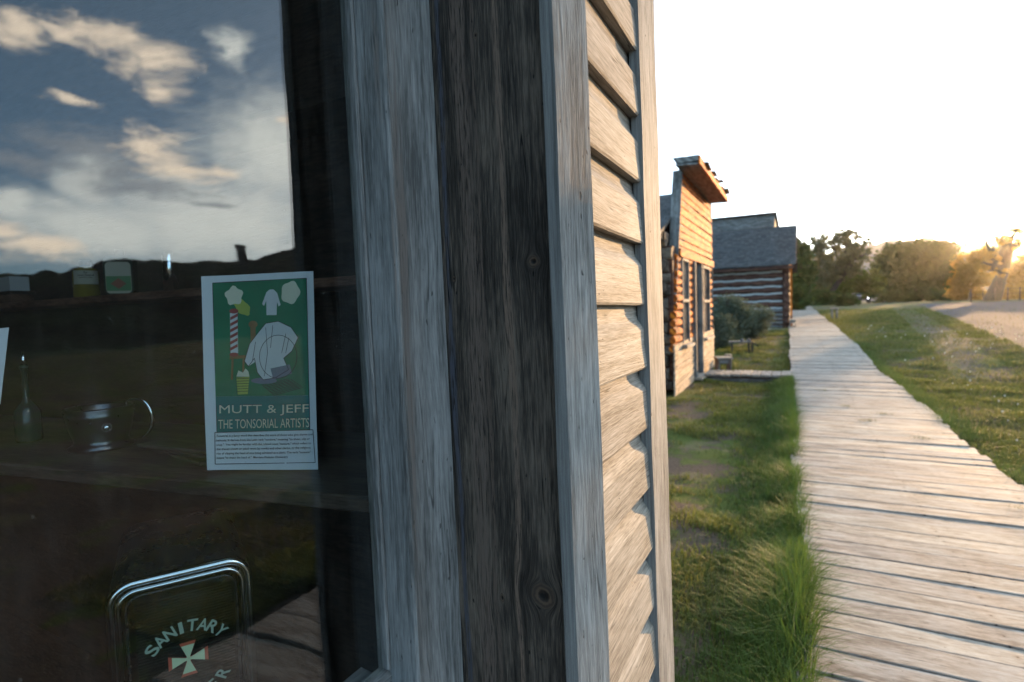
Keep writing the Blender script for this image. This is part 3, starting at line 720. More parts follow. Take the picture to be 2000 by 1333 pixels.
# white carton on a dark box
bx, by = shelf_pt(25, 1.0)
t = empty('small_carton', (bx-.02, by, SZ+.0475), 'pale blank carton lying on a dark box at the left of the shelf', 'carton')
mb = MB(); mb.plank((-.10, -.03, 0), (.19, 0, 0), (0, .06, 0), (0, 0, .055), bev=.002); mb.build('carton_body', M['paper'], t)
t = empty('dark_box', (bx-.02, by, SZ), 'low dark box under the pale carton on the shelf', 'box')
mb = MB(); mb.plank((-.115, -.035, 0), (.22, 0, 0), (0, .07, 0), (0, 0, .035), bev=.002); mb.build('box_body', M['shelf'], t)
mb = MB(); mb.plank((-.125, -.04, .0352), (.24, 0, 0), (0, .08, 0), (0, 0, .012), bev=.002); mb.build('box_lid', M['interior'], t)
M['amber'] = plain('amber_glass', (.25, .20, .03), .12, var=.1); M['labelp'] = plain('aged_label_paper', (.55, .53, .42), .7, var=.12)
M['gbottle'] = plain('clear_green_glass', (.03, .045, .035), .08, var=.1); M['glabel'] = plain('green_printed_label', (.10, .28, .12), .6, var=.2); M['gold'] = plain('label_rust_print', (.30, .10, .06), .6)
bx, by = shelf_pt(172)
t = empty('tonic_bottle', (bx, by, SZ), 'amber hair tonic bottle with black cap and lettered cream label on the shelf', 'bottle')
mb = MB(); mb.lathe([(0, 0), (.034, 0), (.037, .004), (.037, .085), (.032, .095), (.016, .102), (.014, .110), (0, .110)]); mb.build('bottle_body', M['amber'], t)
mb = MB(); mb.lathe([(0, .104), (.0165, .104), (.0165, .122), (.015, .125), (0, .125)]); mb.build('cap', M['black'], t)
def cyl(r, z0, z1, a0, a1, mat, name, parent, n=16):
    mb = MB(); vs = []; 
    for i in range(n+1):
        a = a0+(a1-a0)*i/n; vs += [(r*math.cos(a), r*math.sin(a), z0), (r*math.cos(a), r*math.sin(a), z1)]
    mb.add(vs, [(2*i, 2*i+2, 2*i+3, 2*i+1) for i in range(n)], smooth=True); return mb.build(name, mat, parent)
fa = math.atan2(-by, -bx)   # angle of the side facing the window
lb = cyl(.0375, .045, .090, fa-1.05, fa+1.05, M['labelp'], 'label', t)
for (s_, z0, z1, ha) in (('For', .0800, .0860, .14), ('Loose Dandruff', .0715, .0775, .62), ('and Dry Hair', .0635, .0690, .52), ('apply daily to scalp', .0560, .0590, .6)):
    if s_.startswith('apply'): continue
    v, fs = textmesh(s_, (-ha, ha, z0, z1), '', None, None, None, .02)
    mb = MB(); mb.add([(.0379*math.cos(fa+a), .0379*math.sin(fa+a), b) for a, b in v], fs); mb.build('label_lettering', M['ink'], lb)
bx, by = shelf_pt(240)
t = empty('flask_bottle', (bx, by, SZ), 'rounded rectangular glass bottle with green and white label on the shelf', 'bottle', rz=.75)
def rrect(w_, h_, r, n=6):
    pts = []
    for (cx, cz, a0) in ((w_/2-r, r, -90), (w_/2-r, h_-r, 0), (-w_/2+r, h_-r, 90), (-w_/2+r, r, 180)):
        for i in range(n+1):
            a = math.radians(a0+90*i/n); pts.append((cx+r*math.cos(a), cz+r*math.sin(a)))
    return pts
def slab(name, mat, parent, pts, y0, y1, smooth=False):
    n = len(pts); mb = MB(); mb.add([(x, y0, z) for x, z in pts]+[(x, y1, z) for x, z in pts], [tuple(range(n)), tuple(reversed(range(n, 2*n)))]+[(i, i+n, (i+1) % n+n, (i+1) % n) for i in range(n)]); return mb.build(name, mat, parent)
slab('bottle_body', M['gbottle'], t, rrect(.082, .125, .02), -.018, .018)
mb = MB(); mb.lathe([(0, .124), (.013, .124), (.013, .145), (0, .145)], n=16); mb.build('cap', M['black'], t)
l2 = slab('label', M['labelp'], t, [(x, z+.006) for x, z in rrect(.070, .098, .012)], -.0192, -.0184)
slab('label_band', M['glabel'], l2, [(-.034, .014), (.034, .014), (.034, .060), (-.034, .060)], -.0200, -.0194)
slab('label_motif', M['gold'], l2, [(0, .020), (.022, .036), (0, .054), (-.022, .036)], -.0206, -.0202)
bx, by = shelf_pt(337)
t = empty('metal_shaker', (bx, by, SZ), 'slim shiny metal cylinder catching blue light on the shelf', 'shaker')
mb = MB(); mb.lathe([(0, 0), (.020, 0), (.020, .088), (.0185, .092)], n=32); mb.build('shaker_body', M['chrome'], t)
mb = MB(); mb.lathe([(.0205, .090), (.0205, .108), (.015, .118), (0, .121)], n=32); mb.build('cap', M['chrome'], t)

# silver mug on the counter
r = ray(200, 870); kz = (1.18-1.45)/r[2]; mx, my = r[0]*kz*.985, r[1]*kz*.985
t = empty('shaving_mug', (mx, my, 1.18), 'dark silver shaving mug with tall curved handle and round badge on the counter', 'mug')
mb = MB(); mb.lathe([(0, 0), (.060, 0), (.062, .006), (.052, .012), (.050, .02), (.058, .045), (.062, .07), (.064, .078), (.061, .081), (.066, .088), (.062, .092), (.058, .088), (.054, .05), (.045, .02), (0, .016)], n=48)
mb.build('mug_body', M['silver'], t)
vr = Vector((RW[0][0], RW[1][0], 0)).normalized(); vt = Vector((mx, my, 0)).normalized()
mb = MB(); pts = []
for i in range(22):
    a = math.radians(-70+i*9.2); pts.append(vr*(.079+.036*math.cos(a))+Vector((0, 0, .062+.045*math.sin(a))))
pts.append(vr*.062+Vector((0, 0, .088)))
mb.tube(pts, [.0025+.0018*math.sin(i/22*3.1) for i in range(len(pts))], n=10); mb.build('handle', M['chrome'], t)
mb = MB(); c = -vt*.0615+Vector((0, 0, .052))+vr*.012
mb.tube([c, c-vt*.003], .010, n=20, smooth=False); bd = mb.build('badge', M['silver'], t)
mb = MB(); mb.tube([c-vt*.0032, c-vt*.0050], [.0065, .004], n=20); mb.build('badge_boss', M['chrome'], bd)
# thin dark bottle left of the mug
r = ray(57, 850); kz = (1.18-1.45)/r[2]
t = empty('slim_bottle', (r[0]*kz*.95, r[1]*kz*.95, 1.18), 'slender dark glass bottle with long neck left of the mug', 'bottle')
mb = MB(); mb.lathe([(0, 0), (.024, 0), (.026, .005), (.026, .07), (.018, .085), (.007, .10), (.006, .17), (.009, .172), (.009, .18), (0, .182)], n=28); mb.build('bottle_body', M['gbottle'], t)
mb = MB(); mb.lathe([(0, .181), (.007, .181), (.006, .195), (.002, .215), (0, .215)], n=20); mb.build('stopper', M['chrome'], t)
# boards / papers lying on the counter
t = empty('wooden_tray_boards', (-1.13, .70, 1.18), 'stack of thin flat boards lying on the counter left of the poster', 'boards')
for k in range(3):
    mb = MB(); a = .12*k-.15
    ex = Vector((math.cos(a)*.97, math.sin(a), 0)); ey = Vector((-math.sin(a), math.cos(a), 0))
    mb.plank(-ex*.13-ey*.05+Vector((.012*k, 0, .0005+.007*k)), ex*.27, ey*.10, (0, 0, .006), bev=.001); mb.build('board', M['counter'], t)

# sterilizer cabinet, turned 31 degrees to the street
ZS = 1.09
FR, FL, BR = Vector((-.7136, .5138, ZS)), Vector((-.8007, .3655, ZS)), Vector((-.9608, .6003, ZS))
for q_ in (FR, FL, BR): q_.z += .020
ZS += .020
fu = (FR-FL); WS = fu.length; fu.normalize(); fb = Vector((-fu.y, fu.x, 0)); 
if (BR-FR).dot(fb) < 0: fb = -fb
DS = (BR-FR).dot(fb)
ang = math.atan2(fu.y, fu.x)
HS = .36
ster = empty('sanitary_cabinet', FL+fb*0-Vector((0, 0, HS)), 'glass fronted metal sanitary cabinet with rounded chrome edge and red cross', 'cabinet'); ster.rotation_euler = (0, 0, ang)
# local: x along the front, y into the cabinet, z up
def cab(name, mat, pts, y0, y1, parent=ster): return slab(name, mat, parent, pts, y0, y1)
R1 = rrect(WS, HS, .030, 8); R1 = [(x+WS/2, z) for x, z in R1]
M['japan'] = plain('dark_cabinet_metal', (.05, .05, .055), .28, metal=.7); M['cabglass'] = thin_glass('cabinet_glass', (.8, .85, .8), .05)
n = len(R1); mb = MB(); vs = [(x, .012, z) for x, z in R1]+[(x, DS, z) for x, z in R1]+[(WS/2+(x-WS/2)*.96, .012, HS/2+(z-HS/2)*.98) for x, z in R1]
fs = [(i, i+n, (i+1) % n+n, (i+1) % n) for i in range(n)]+[tuple(reversed(range(n, 2*n)))]
mb.add(vs, fs, smooth=False); mb.build('cabinet_shell', M['japan'], ster)
def rim(name, inset, r, y, mat, parent=ster, rr=.030):
    pts = [(WS/2+x, y, inset+z) for x, z in rrect(WS-2*inset, HS-2*inset, max(rr-inset*.6, .008), 10)]; pts.append(pts[0])
    mb = MB(); mb.tube(pts, r, n=12, cap=False); return mb.build(name, mat, parent)
door = rim('door', .004, .0052, .004, M['chrome'])
rim('door_moulding', .0125, .0030, -.001, M['chrome'], door); rim('inner_moulding', .021, .0018, .001, M['japan'], door)
slab('door_glass', M['cabglass'], door, [(WS/2+x, .022+z) for x, z in rrect(WS-.044, HS-.044, .012)], .003, .005)
# ribbed reflector behind the glass
mb = MB(); z = .03
M['ribbed'] = plain('ribbed_dark_glass', (.03, .035, .03), .18, metal=.3)
while z < HS-.035:
    mb.tube([(.030, .012, z), (WS-.026, .012, z)], .0015, n=6); z += .0040
mb.build('ribbed_panel', M['ribbed'], ster)
M['mint'] = plain('mint_lettering', (.27, .36, .29), .5); M['redp'] = plain('red_outline_paint', (.42, .08, .04), .5); M['creamc'] = plain('pale_green_enamel', (.50, .60, .38), .5)
# arc lettering on the door glass: SANITARY above, the end of a second word below
lx, lz = WS/2+.002, HS-.130
mbL = MB()
def arcword(word, R, a0, a1, h, wf=.8, flip=False):
    for k, ch in enumerate(word):
        a = math.radians(a0+(a1-a0)*k/max(1, len(word)-1)); wch = h*(.30 if ch == 'I' else wf)
        v, fs = textmesh(ch, (-wch/2, wch/2, -h/2, h/2), '', None, None, None, .02)
        rad = R; th = a-math.pi/2 if not flip else a+math.pi/2
        mbL.add([(lx+math.cos(a)*rad+x*math.cos(th)-y*math.sin(th), -.0022, lz+math.sin(a)*rad+x*math.sin(th)+y*math.cos(th)) for x, y in v], fs)
arcword('SANITARY', .052, 142, 38, .0165)
mbL.build('door_lettering', M['mint'], door); mbL = MB()
arcword('ER', .050, -58, -36, .0165, flip=True)
mbL.build('door_lettering', M['mint'], door)
def cross(sc_, y, mat, name, par):
    mb = MB()
    for k in range(4):
        a = math.pi/2*k; ca, sa = math.cos(a), math.sin(a)
        q = [(-.0022, .0), (-.0022*sc_, .004), (-.0085*sc_, .0205*sc_), (.0085*sc_, .0205*sc_), (.0022*sc_, .004), (.0022, .0)]
        mb.add([(lx+x*ca-z*sa, y, lz+.006+x*sa+z*ca) for x, z in q], [tuple(reversed(range(6)))])
    return mb.build(name, mat, par)
em = cross(1.16, -.0022, M['redp'], 'cross_emblem', door); cross(.95, -.0027, M['creamc'], 'cross_fill', em)

# ------------------------------------------------------------------ false-front log building
def plane_y(x, y, Y): r = ray(x, y); return Vector(CAM+r*(Y/r[1]))
def log(mb, p0, p1, r, n=10, seg=6, jit=.012):
    p0, p1 = Vector(p0), Vector(p1); pts, rs = [], []
    a = RNG.random()*9
    for i in range(seg+1):
        t = i/seg; pts.append(p0.lerp(p1, t)+mnoise.noise_vector(Vector((t*3+a, a, 1)))*jit); rs.append(r*(1+.08*math.sin(t*5+a)))
    mb.tube(pts, rs, n)
def board(mb, o, a, b, c, seg=4, wob=.006, bev=.004): mb.plank(o, a, b, c, seg, wob, bev=bev)
B2 = empty('false_front_building', (-3.6, 10.7, 0), 'log building with tall orange sunlit wooden false front and slanting cornice', 'building')
def b2(mb, name, mat, parent=B2, lab=None):
    o = mb.build(name, mat, parent, lab)
    if parent is B2: o.location = -B2.location
    return o
XF = -1.78                               # facade plane
F0, F1 = 8.98, 12.85
def fx(y, z): return XF+.03*(y-F0)/3.7+(z-2)*-.006
# upper boards
mb = MB(); z = 2.36
while z < 3.72:
    hh = RNG.uniform(.105, .15); y0 = 9.09+(z-1.5)*.25+RNG.gauss(0, .01); tl = RNG.gauss(0, .004)
    board(mb, (fx(y0, z)-.02, y0, z), (.03, F1-y0+RNG.gauss(0, .015), RNG.gauss(0, .012)), (-.014+tl, 0, hh-.004), (-.022, 0, 0), seg=14, wob=.009); z += hh
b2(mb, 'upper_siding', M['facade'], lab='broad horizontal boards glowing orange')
DOORY = (10.55, 11.28); WY = ((9.47, 10.08), (11.62, 12.50)); 
# logs between the openings
mb = MB(); z = .80; k = 0; LC = [MB() for _ in range(4)]
while z < 2.30:
    for mb, (a, b) in zip(LC, ((8.86+(z-.8)*.2+RNG.uniform(-.04, .03), WY[0][0]-.04), (WY[0][1]+.04, DOORY[0]-.05), (DOORY[1]+.05, WY[1][0]-.04), (WY[1][1]+.04, F1+RNG.uniform(-.02, .02)))):
        mb.plank((XF-.10, a, z-.062), (.008, b-a, RNG.gauss(0, .006)), (.09+RNG.gauss(0, .007), 0, 0), (0, 0, .120), 4, .010, bev=.032)
    z += .132
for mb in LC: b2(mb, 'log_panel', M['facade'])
mb = MB(); mb.box((XF-.13, F0, .15), (XF-.055, F1, 2.42)); b2(mb, 'chinking', M['log'])
mb = MB(); board(mb, (XF-.02, F0+.28, 2.27), (.02, F1-F0-.31, .02), (0, 0, .13), (.045, 0, 0), seg=10); b2(mb, 'lintel_beam', M['facade'])
# skirt boards, sagging below
mb = MB(); z = .06; sagy = (F0-.16, DOORY[0]-.03)
while z < .78:
    board(mb, (XF-.01, sagy[0], z-.03), (0, sagy[1]-sagy[0], .05), (.008, 0, .115), (-.025, 0, 0), seg=8, wob=.008)
    board(mb, (XF+.005, DOORY[1]+.04, z+.03), (.02, F1-DOORY[1]-.08, .03), (.008, 0, .115), (-.025, 0, 0), seg=6, wob=.008); z += .118
b2(mb, 'skirt_siding', M['skirt'], lab='pale boards sagging along the foot of the wall')
# openings
mb = MB(); board(mb, (XF-.10, DOORY[0]+.03, .16), (0, 0, 2.08), (0, DOORY[1]-DOORY[0]-.06, 0), (.03, 0, 0)); 
dr = b2(mb, 'door', M['greywood'])
mb = MB()
for y in (DOORY[0]-.045, DOORY[1]-.03): board(mb, (XF-.09, y, .12), (0, 0, 2.16), (0, .075, 0), (.13, 0, 0))
mb.build('door_frame', M['greywood'], dr)
mb = MB(); board(mb, (XF-.12, DOORY[0]-.06, .10), (0, DOORY[1]-DOORY[0]+.12, 0), (.26, 0, 0), (0, 0, .05)); mb.build('threshold', M['palewood'], dr)
for (a, b) in WY:
    mb = MB(); 
    board(mb, (XF-.06, a, .84), (0, 0, 1.44), (0, .06, 0), (.07, 0, 0)); board(mb, (XF-.06, b-.06, .84), (0, 0, 1.44), (0, .06, 0), (.07, 0, 0))
    board(mb, (XF-.04, a+.062, 1.53), (0, b-a-.124, 0), (.05, 0, 0), (0, 0, .05)); board(mb, (XF-.04, a+.062, 2.22), (0, b-a-.124, 0), (.05, 0, 0), (0, 0, .06))
    board(mb, (XF-.04, (a+b)/2-.012, .86), (0, 0, .665), (0, .024, 0), (.03, 0, 0), bev=0); board(mb, (XF-.04, (a+b)/2-.012, 1.585), (0, 0, .63), (0, .024, 0), (.03, 0, 0), bev=0)
    wn = b2(mb, 'window', M['greywood'])
    mb = MB(); mb.box((XF-.075, a+.05, .86), (XF-.068, b-.05, 2.26)); mb.build('pane', M['glassdark'], wn)
    mb = MB(); board(mb, (XF-.05, a-.06, .775), (0, b-a+.12, 0), (.13, 0, -.01), (0, 0, .05)); mb.build('sill', M['palewood'], wn)
# cornice
mb = MB()
board(mb, (XF-.02, F0+.20, 3.70), (0, F1-F0-.27, -.03), (.35, 0, -.02), (0, 0, .03), seg=6)
board(mb, (XF-.02, F0+.20, 3.735), (0, F1-F0-.27, -.03), (.35, 0, .0), (0, 0, .09), seg=6, wob=.01)
cn_ = b2(mb, 'cornice', M['greywood'], lab='boxed wooden cornice leaning out over the street')
mb = MB(); board(mb, (XF+.332, F0+.18, 3.68), (0, F1-F0-.25, -.03), (0, 0, .125), (.025, 0, 0), seg=8, wob=.008); mb.build('fascia', M['facade'], cn_)
mb = MB()
for k in range(9):
    y = F0+.25+k*.41; board(mb, (XF-.05+RNG.gauss(0, .02), y, 3.83-.003*k), (.44+RNG.gauss(0, .025), 0, RNG.gauss(-.01, .02)), (0, .37, RNG.gauss(.015, .03)), (0, 0, .018), seg=3, wob=.012)
mb.build('cornice_shingles', M['greywood'], cn_)
# corner boards at the near end and far end
mb = MB(); board(mb, (XF-.17, 9.02, 1.50), (0.02, .56, 2.22), (.155, 0, 0), (0, .03, 0), seg=6)
b2(mb, 'corner_board', M['greywood'])
mb = MB(); board(mb, (XF-.09, F1+.002, .1), (-.02, .03, 3.6), (.11, 0, 0), (0, .03, 0), seg=6); board(mb, (-1.835, 9.60, 2.4), (0, 0, 1.32), (.02, 0, 0), (0, F1-9.62, 0), seg=2); board(mb, (-1.835, 9.36, 2.4), (0, 0, .5), (.02, 0, 0), (0, .238, 0), seg=2)
b2(mb, 'back_boards', M['greywood'])
# side walls of crossed logs
for (yw, nm) in ((F0-.05, 'side_wall'), (F1-.10, 'rear_side_wall')):
    mb = MB(); z = .12; k = 0
    while z < 2.55:
        h2 = RNG.uniform(.17, .22); xr = -1.79+RNG.uniform(-.07, .03)
        board(mb, (xr-.07, yw-.02+RNG.gauss(0, .012), z), (-5.2, 0, 0), (0, .14, 0), (0, 0, h2-.03), seg=10, wob=.018, bev=.035)
        if k % 2 == 0: board(mb, (-2.06, yw-.10+RNG.uniform(-.02, .03), z+.06), (0, .3, 0), (.14, 0, 0), (0, 0, h2-.05), seg=2, wob=.015, bev=.03)
        z += h2; k += 1
    b2(mb, nm, M['oldwood'] if nm == 'side_wall' else M['log'])
mb = MB(); mb.box((-6.95, F0+.07, .1), (-1.94, F0+.10, 2.5)); mb.box((-6.95, F0+.07, .1), (-6.90, F1-.1, 3.2)); b2(mb, 'wall_core', M['log'])
mb = MB()
board(mb, (-1.93, F0-.36, 2.56), (-5.2, 0, 0), (0, 2.3, 1.0), (0, -.02, .05), seg=6); board(mb, (-1.93, F1+.26, 2.56), (-5.2, 0, 0), (0, -2.2, 1.0), (0, .02, .05), seg=6)
rf = b2(mb, 'roof', M['shingle'])
mb = MB(); board(mb, (-1.92, F0-.39, 2.50), (-5.2, 0, 0), (0, .03, 0), (0, 0, .15), seg=6); mb.build('eave_board', M['palewood'], rf)

# plank path from the door to the boardwalk
t = empty('plank_path', (-1.0, 11.2, .06), 'short plank path from the false front door to the boardwalk', 'plank path')
mb = MB(); x = -1.66
while x < -.20:
    wdt = min(RNG.uniform(.15, .19), -.18-x) if -.18-x > .05 else .3
    if wdt == .3: break
    board(mb, (x, 10.83+RNG.gauss(0, .015), float(tz(0, 11))+.07+RNG.gauss(0, .004)), (0, .62, .01), (wdt-.012, 0, 0), (0, 0, .04), seg=3, wob=.004); x += wdt
o = mb.build('deck', M['walk'], t); o.location = -t.location
for y in (10.92, 11.3):
    mb = MB(); board(mb, (-1.64, y, -.02), (1.58, 0, 0), (0, .07, 0), (0, 0, .12)); o = mb.build('bearer', M['greywood'], t); o.location = -t.location

# wooden stool beside the path
def stool(loc, w_, d_, h_, label, rz=0, name='wooden_bench', cat='bench', grp=None):
    t = empty(name, loc, label, cat, grp, rz=rz)
    mb = MB(); board(mb, (-w_/2, -d_/2, h_-.035), (w_, 0, 0), (0, d_, 0), (0, 0, .035), bev=.005); mb.build('seat', M['palewood'], t)
    for s in (-1, 1):
        x = s*(w_/2-.035)-.012; mb = MB()
        for (a, b) in ((-d_*.44, d_*.36), (d_*.08, d_*.36)): board(mb, (x, a, .0), (0, 0, h_-.037), (0, b, 0), (.024, 0, 0), bev=.002)
        mb.build('leg', M['greywood'], t)
    mb = MB(); board(mb, (-w_/2+.06, -d_*.40, h_-.13), (w_-.12, 0, 0), (0, .02, 0), (0, 0, .09), bev=.002); mb.build('apron', M['greywood'], t)
    return t
zt = lambda x, y: float(gz(np.array(x, float), np.array(y, float)))
stool((-1.45, 11.85, zt(-1.45, 11.85)), .30, .36, .36, 'small weathered wooden stool beside the plank path by the false front', rz=.35, name='wooden_stool', cat='stool')
stool((-.36, 22.85, zt(-.36, 22.85)), .24, .8, .36, 'little grey bench against the corner of the far log cabin', rz=0)
# low wooden rack with dark metal wheels/implements on the grass
def ring(c, R, r, ax, n=20):
    ax = Vector(ax).normalized(); u = ax.orthogonal().normalized(); v = ax.cross(u)
    return [Vector(c)+(u*math.cos(2*math.pi*i/n)+v*math.sin(2*math.pi*i/n))*R for i in range(n+1)]
bx, by = -1.38, 15.2; bz = zt(bx, by)
t = empty('dark_low_bench', (bx, by, bz), 'low dark trestle bench on the grass in front of the sage bush', 'bench', rz=.15)
mb = MB(); board(mb, (-.34, -.14, .24), (.52, 0, .0), (0, .28, 0), (0, 0, .04), bev=.006); mb.build('seat', M['greywood'], t)
for (x, s) in ((-.28, -.04), (.12, .03), (.20, .14)):
    for y in (-.11, .08):
        mb = MB(); board(mb, (x, y, 0), (0, 0, .238), (.035, 0, 0), (0, .035, 0), bev=.003); mb.build('leg', M['black'], t)
mb = MB(); board(mb, (.19, -.12, .26), (.16, 0, -.12), (0, .24, 0), (0, 0, .03), bev=.004); mb.build('end_flap', M['black'], t)
t2 = empty('tin_cans', (bx, by, bz+.281), 'two small pale tins standing on the low dark bench', 'tins', rz=.15)
for x in (-.02, .14):
    mb = MB(); mb.lathe([(0, 0), (.035, 0), (.036, .05), (.033, .056), (0, .056)], (x, 0, 0), 16); mb.build('tin', M['silver'], t2)
t = empty('low_stump', (-1.52, 13.2, zt(-1.52, 13.2)), 'low pale cut stump just behind the wooden stool', 'stump')
mb = MB(); mb.tube([(0, 0, -.03), (.01, 0, .12), (.01, .01, .21)], [.10, .085, .08], 14); mb.build('stump_wood', M['oldwood'], t)
mb = MB(); mb.tube([(.01, .01, .2105), (.01, .01, .222)], [.078, .076], 14); mb.build('cut_top', M['palewood'], t)

# ------------------------------------------------------------------ far log cabin
CY = 23.3; CZ = .52
C3 = empty('log_cabin', (-3.4, 26, CZ), 'dark log cabin with white chinking and big shingled roof beyond the false front', 'cabin')
def b3(mb, name, mat, parent=C3, lab=None):
    o = mb.build(name, mat, parent, lab)
    if parent is C3: o.location = -C3.location
    return o
CX1 = -.50; CX0 = -7.0
mb = MB(); z = CZ+.08; k = 0; zs = []
while z < 2.95:
    r = .105; log(mb, (CX0-.1, CY, z), (CX1+RNG.uniform(-.02, .05), CY, z+RNG.gauss(0, .008)), r*RNG.uniform(.85, 1.0), seg=14, jit=.025); zs.append(z); z += .275
b3(mb, 'log_wall', M['log'], lab='long dark logs of the wall facing the camera')
for z in zs[:-1]:
    pts = 30; mb = MB()
    for i in range(pts):
        x0 = CX0+(CX1-.22-CX0)*i/pts; x1 = CX0+(CX1-.22-CX0)*(i+1)/pts; j = .014*math.sin(i*1.7+z*9)
        mb.plank((x0, CY-.062, z+.105+j), (x1-x0+.001, 0, 0), (0, .06, 0), (0, 0, .075), 1, bev=0)
    b3(mb, 'chinking', M['chink'])
mb = MB(); mb.box((CX0, CY+.02, CZ), (CX1-.03, CY+.08, 3.0)); b3(mb, 'wall_core', M['log'])
mb = MB(); z = CZ+.2
while z < 2.9: log(mb, (CX1-.07, CY-.16, z), (CX1-.07, CY+5.4, z), .095, seg=8); z += .275
b3(mb, 'street_wall', M['log'])
mb = MB(); board(mb, (CX1-.19, CY-.15, CZ), (0, 0, 2.45), (.20, 0, 0), (0, .05, 0)); b3(mb, 'corner_plank', M['log'])
mb = MB(); board(mb, (CX1+.055, CY-.16, CZ), (0, 0, 2.40), (.06, 0, 0), (0, .10, 0)); b3(mb, 'corner_post', M['facade'])
mb = MB(); x = -2.0
board(mb, (-2.1, CY-.20, CZ), (0, 0, .72), (.22, 0, 0), (0, .04, 0)); 
for k in range(5): board(mb, (-1.86, CY-.155, CZ+.04+k*.15), (1.15, 0, 0), (0, .03, 0), (0, 0, .085), seg=3)
b3(mb, 'low_boards', M['greywood'])
mb = MB()
ey = Vector((0, 3.1, 1.78)); ne = 1
for k in range(20):
    o_ = Vector((CX0-.3, CY-.42, 2.86))+ey*(k/20); board(mb, o_+Vector((0, 0, .0)), (CX1-CX0+.55+RNG.gauss(0, .012), 0, 0), ey/20*1.12, Vector((0, -.02, .034)), seg=24, wob=.018, bev=0)
rf = b3(mb, 'roof', M['shingle'], lab='grey shingled roof slope facing the camera')
mb = MB(); board(mb, (CX0-.3, CY+2.70+2.8, 2.86), (CX1-CX0+.55, 0, 0), (0, -2.72, 1.70), (0, .03, .05), seg=3); mb.build('rear_roof_slope', M['shingle'], rf)
mb = MB(); board(mb, (CX0-.2, CY-.38, 2.74), (CX1-CX0+.40, 0, 0), (0, .03, 0), (0, 0, .11), seg=6); mb.build('eave_board', M['log'], rf)
mb = MB(); mb.add([(CX1+.02, CY, 2.9), (CX1+.02, CY+5.4, 2.9), (CX1+.02, CY+2.7, 4.5), (CX1-.06, CY, 2.9), (CX1-.06, CY+5.4, 2.9), (CX1-.06, CY+2.7, 4.5)], [(0, 1, 2), (5, 4, 3), (0, 3, 4, 1), (1, 4, 5, 2), (2, 5, 3, 0)])
b3(mb, 'gable', M['facade'])
# second roofline beyond
B4 = empty('shed_building', (-3.8, 32, .7), 'higher plain grey board roofline showing just over the cabin roof', 'building')
mb = MB(); 
for k in range(8): board(mb, (-9, 31.0, 1+.62*k), (7.72, 0, 0), (0, .05, 0), (0, 0, .60), seg=3)
o = mb.build('board_wall', M['greywood'], B4); o.location = -B4.location
mb = MB(); board(mb, (-9.1, 30.8, 5.98), (7.92, 0, 0), (0, 4.5, -.4), (0, 0, .05), seg=3)
o = mb.build('roof', M['shingle'], B4); o.location = -B4.location
mb = MB(); board(mb, (-1.36, 31.06, .7), (0, 0, 5.2), (0, 4, 0), (.06, 0, 0)); o = mb.build('side_wall', M['greywood'], B4); o.location = -B4.location
# stone step / pale strip in front of the cabin
mb = MB(); board(mb, (-1.75, 22.25, zt(-1, 22.4)-.01), (1.72, 0, 0), (0, .22, 0), (0, 0, .05), seg=5, wob=.01)
mb.build('plank_step', M['walk'], None, 'pale plank laid on the grass in front of the log cabin', 'plank')

# hitching rail
hx, hy = 1.22, 29.5; hz = zt(hx, hy)
t = empty('hitching_rail', (hx, hy, hz), 'short two post wooden rail at the right edge of the boardwalk', 'rail')
for (x, y) in ((-.07, 0), (.10, -.5)):
    mb = MB(); mb.tube([(x, y, -.1), (x, y, .46)], .04, 8); mb.build('post', M['greywood'], t)
mb = MB(); mb.tube([(-.10, .12, .475), (.13, -.62, .475)], .035, 8); mb.build('rail', M['palewood'], t)

# ------------------------------------------------------------------ vegetation
def leaf_mat(name, a, b, trans=.45, sc_=1.2):
    m, nt = newmat(name)
    at_ = nd(nt, 'ShaderNodeAttribute', attribute_name='gv').outputs['Vector']; s = nd(nt, 'ShaderNodeSeparateXYZ', {0: at_})
    c = mixc(nt, s.outputs[0], a, b)
    d = nd(nt, 'ShaderNodeBsdfDiffuse', {0: c}); t = nd(nt, 'ShaderNodeBsdfTranslucent', {0: mixc(nt, .5, c, (.30, .26, .05))})
    mx = nd(nt, 'ShaderNodeMixShader', {0: trans, 1: d.outputs[0], 2: t.outputs[0]})
    gl = nd(nt, 'ShaderNodeBsdfGlossy', {'Roughness': .5, 'Color': (.5, .5, .5, 1)})
    out(nt, nd(nt, 'ShaderNodeMixShader', {0: .03, 1: mx.outputs[0], 2: gl.outputs[0]}).outputs[0]); return m
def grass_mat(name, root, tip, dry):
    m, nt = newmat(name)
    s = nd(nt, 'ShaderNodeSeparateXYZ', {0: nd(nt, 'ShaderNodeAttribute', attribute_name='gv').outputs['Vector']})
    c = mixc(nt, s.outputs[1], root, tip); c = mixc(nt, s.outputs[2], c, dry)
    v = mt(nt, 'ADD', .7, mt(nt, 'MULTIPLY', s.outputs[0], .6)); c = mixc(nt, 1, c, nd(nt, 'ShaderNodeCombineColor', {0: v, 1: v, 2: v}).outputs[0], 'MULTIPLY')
    d = nd(nt, 'ShaderNodeBsdfPrincipled', {'Base Color': c, 'Roughness': .6, 'Specular IOR Level': .25}); t = nd(nt, 'ShaderNodeBsdfTranslucent', {0: c})
    out(nt, nd(nt, 'ShaderNodeMixShader', {0: .4, 1: d.outputs[0], 2: t.outputs[0]}).outputs[0]); return m
M['bark'] = wood('tree_bark', (.03, .022, .016), (.07, .05, .035), (.12, .09, .065), 40, 12, 1, far=True)
M['leaf'] = leaf_mat('green_leaves', (.035, .07, .006), (.11, .16, .012), .3)
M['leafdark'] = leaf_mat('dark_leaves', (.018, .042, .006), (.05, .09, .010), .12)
M['leafgrey'] = leaf_mat('grey_green_leaves', (.06, .07, .04), (.15, .14, .07), .45)
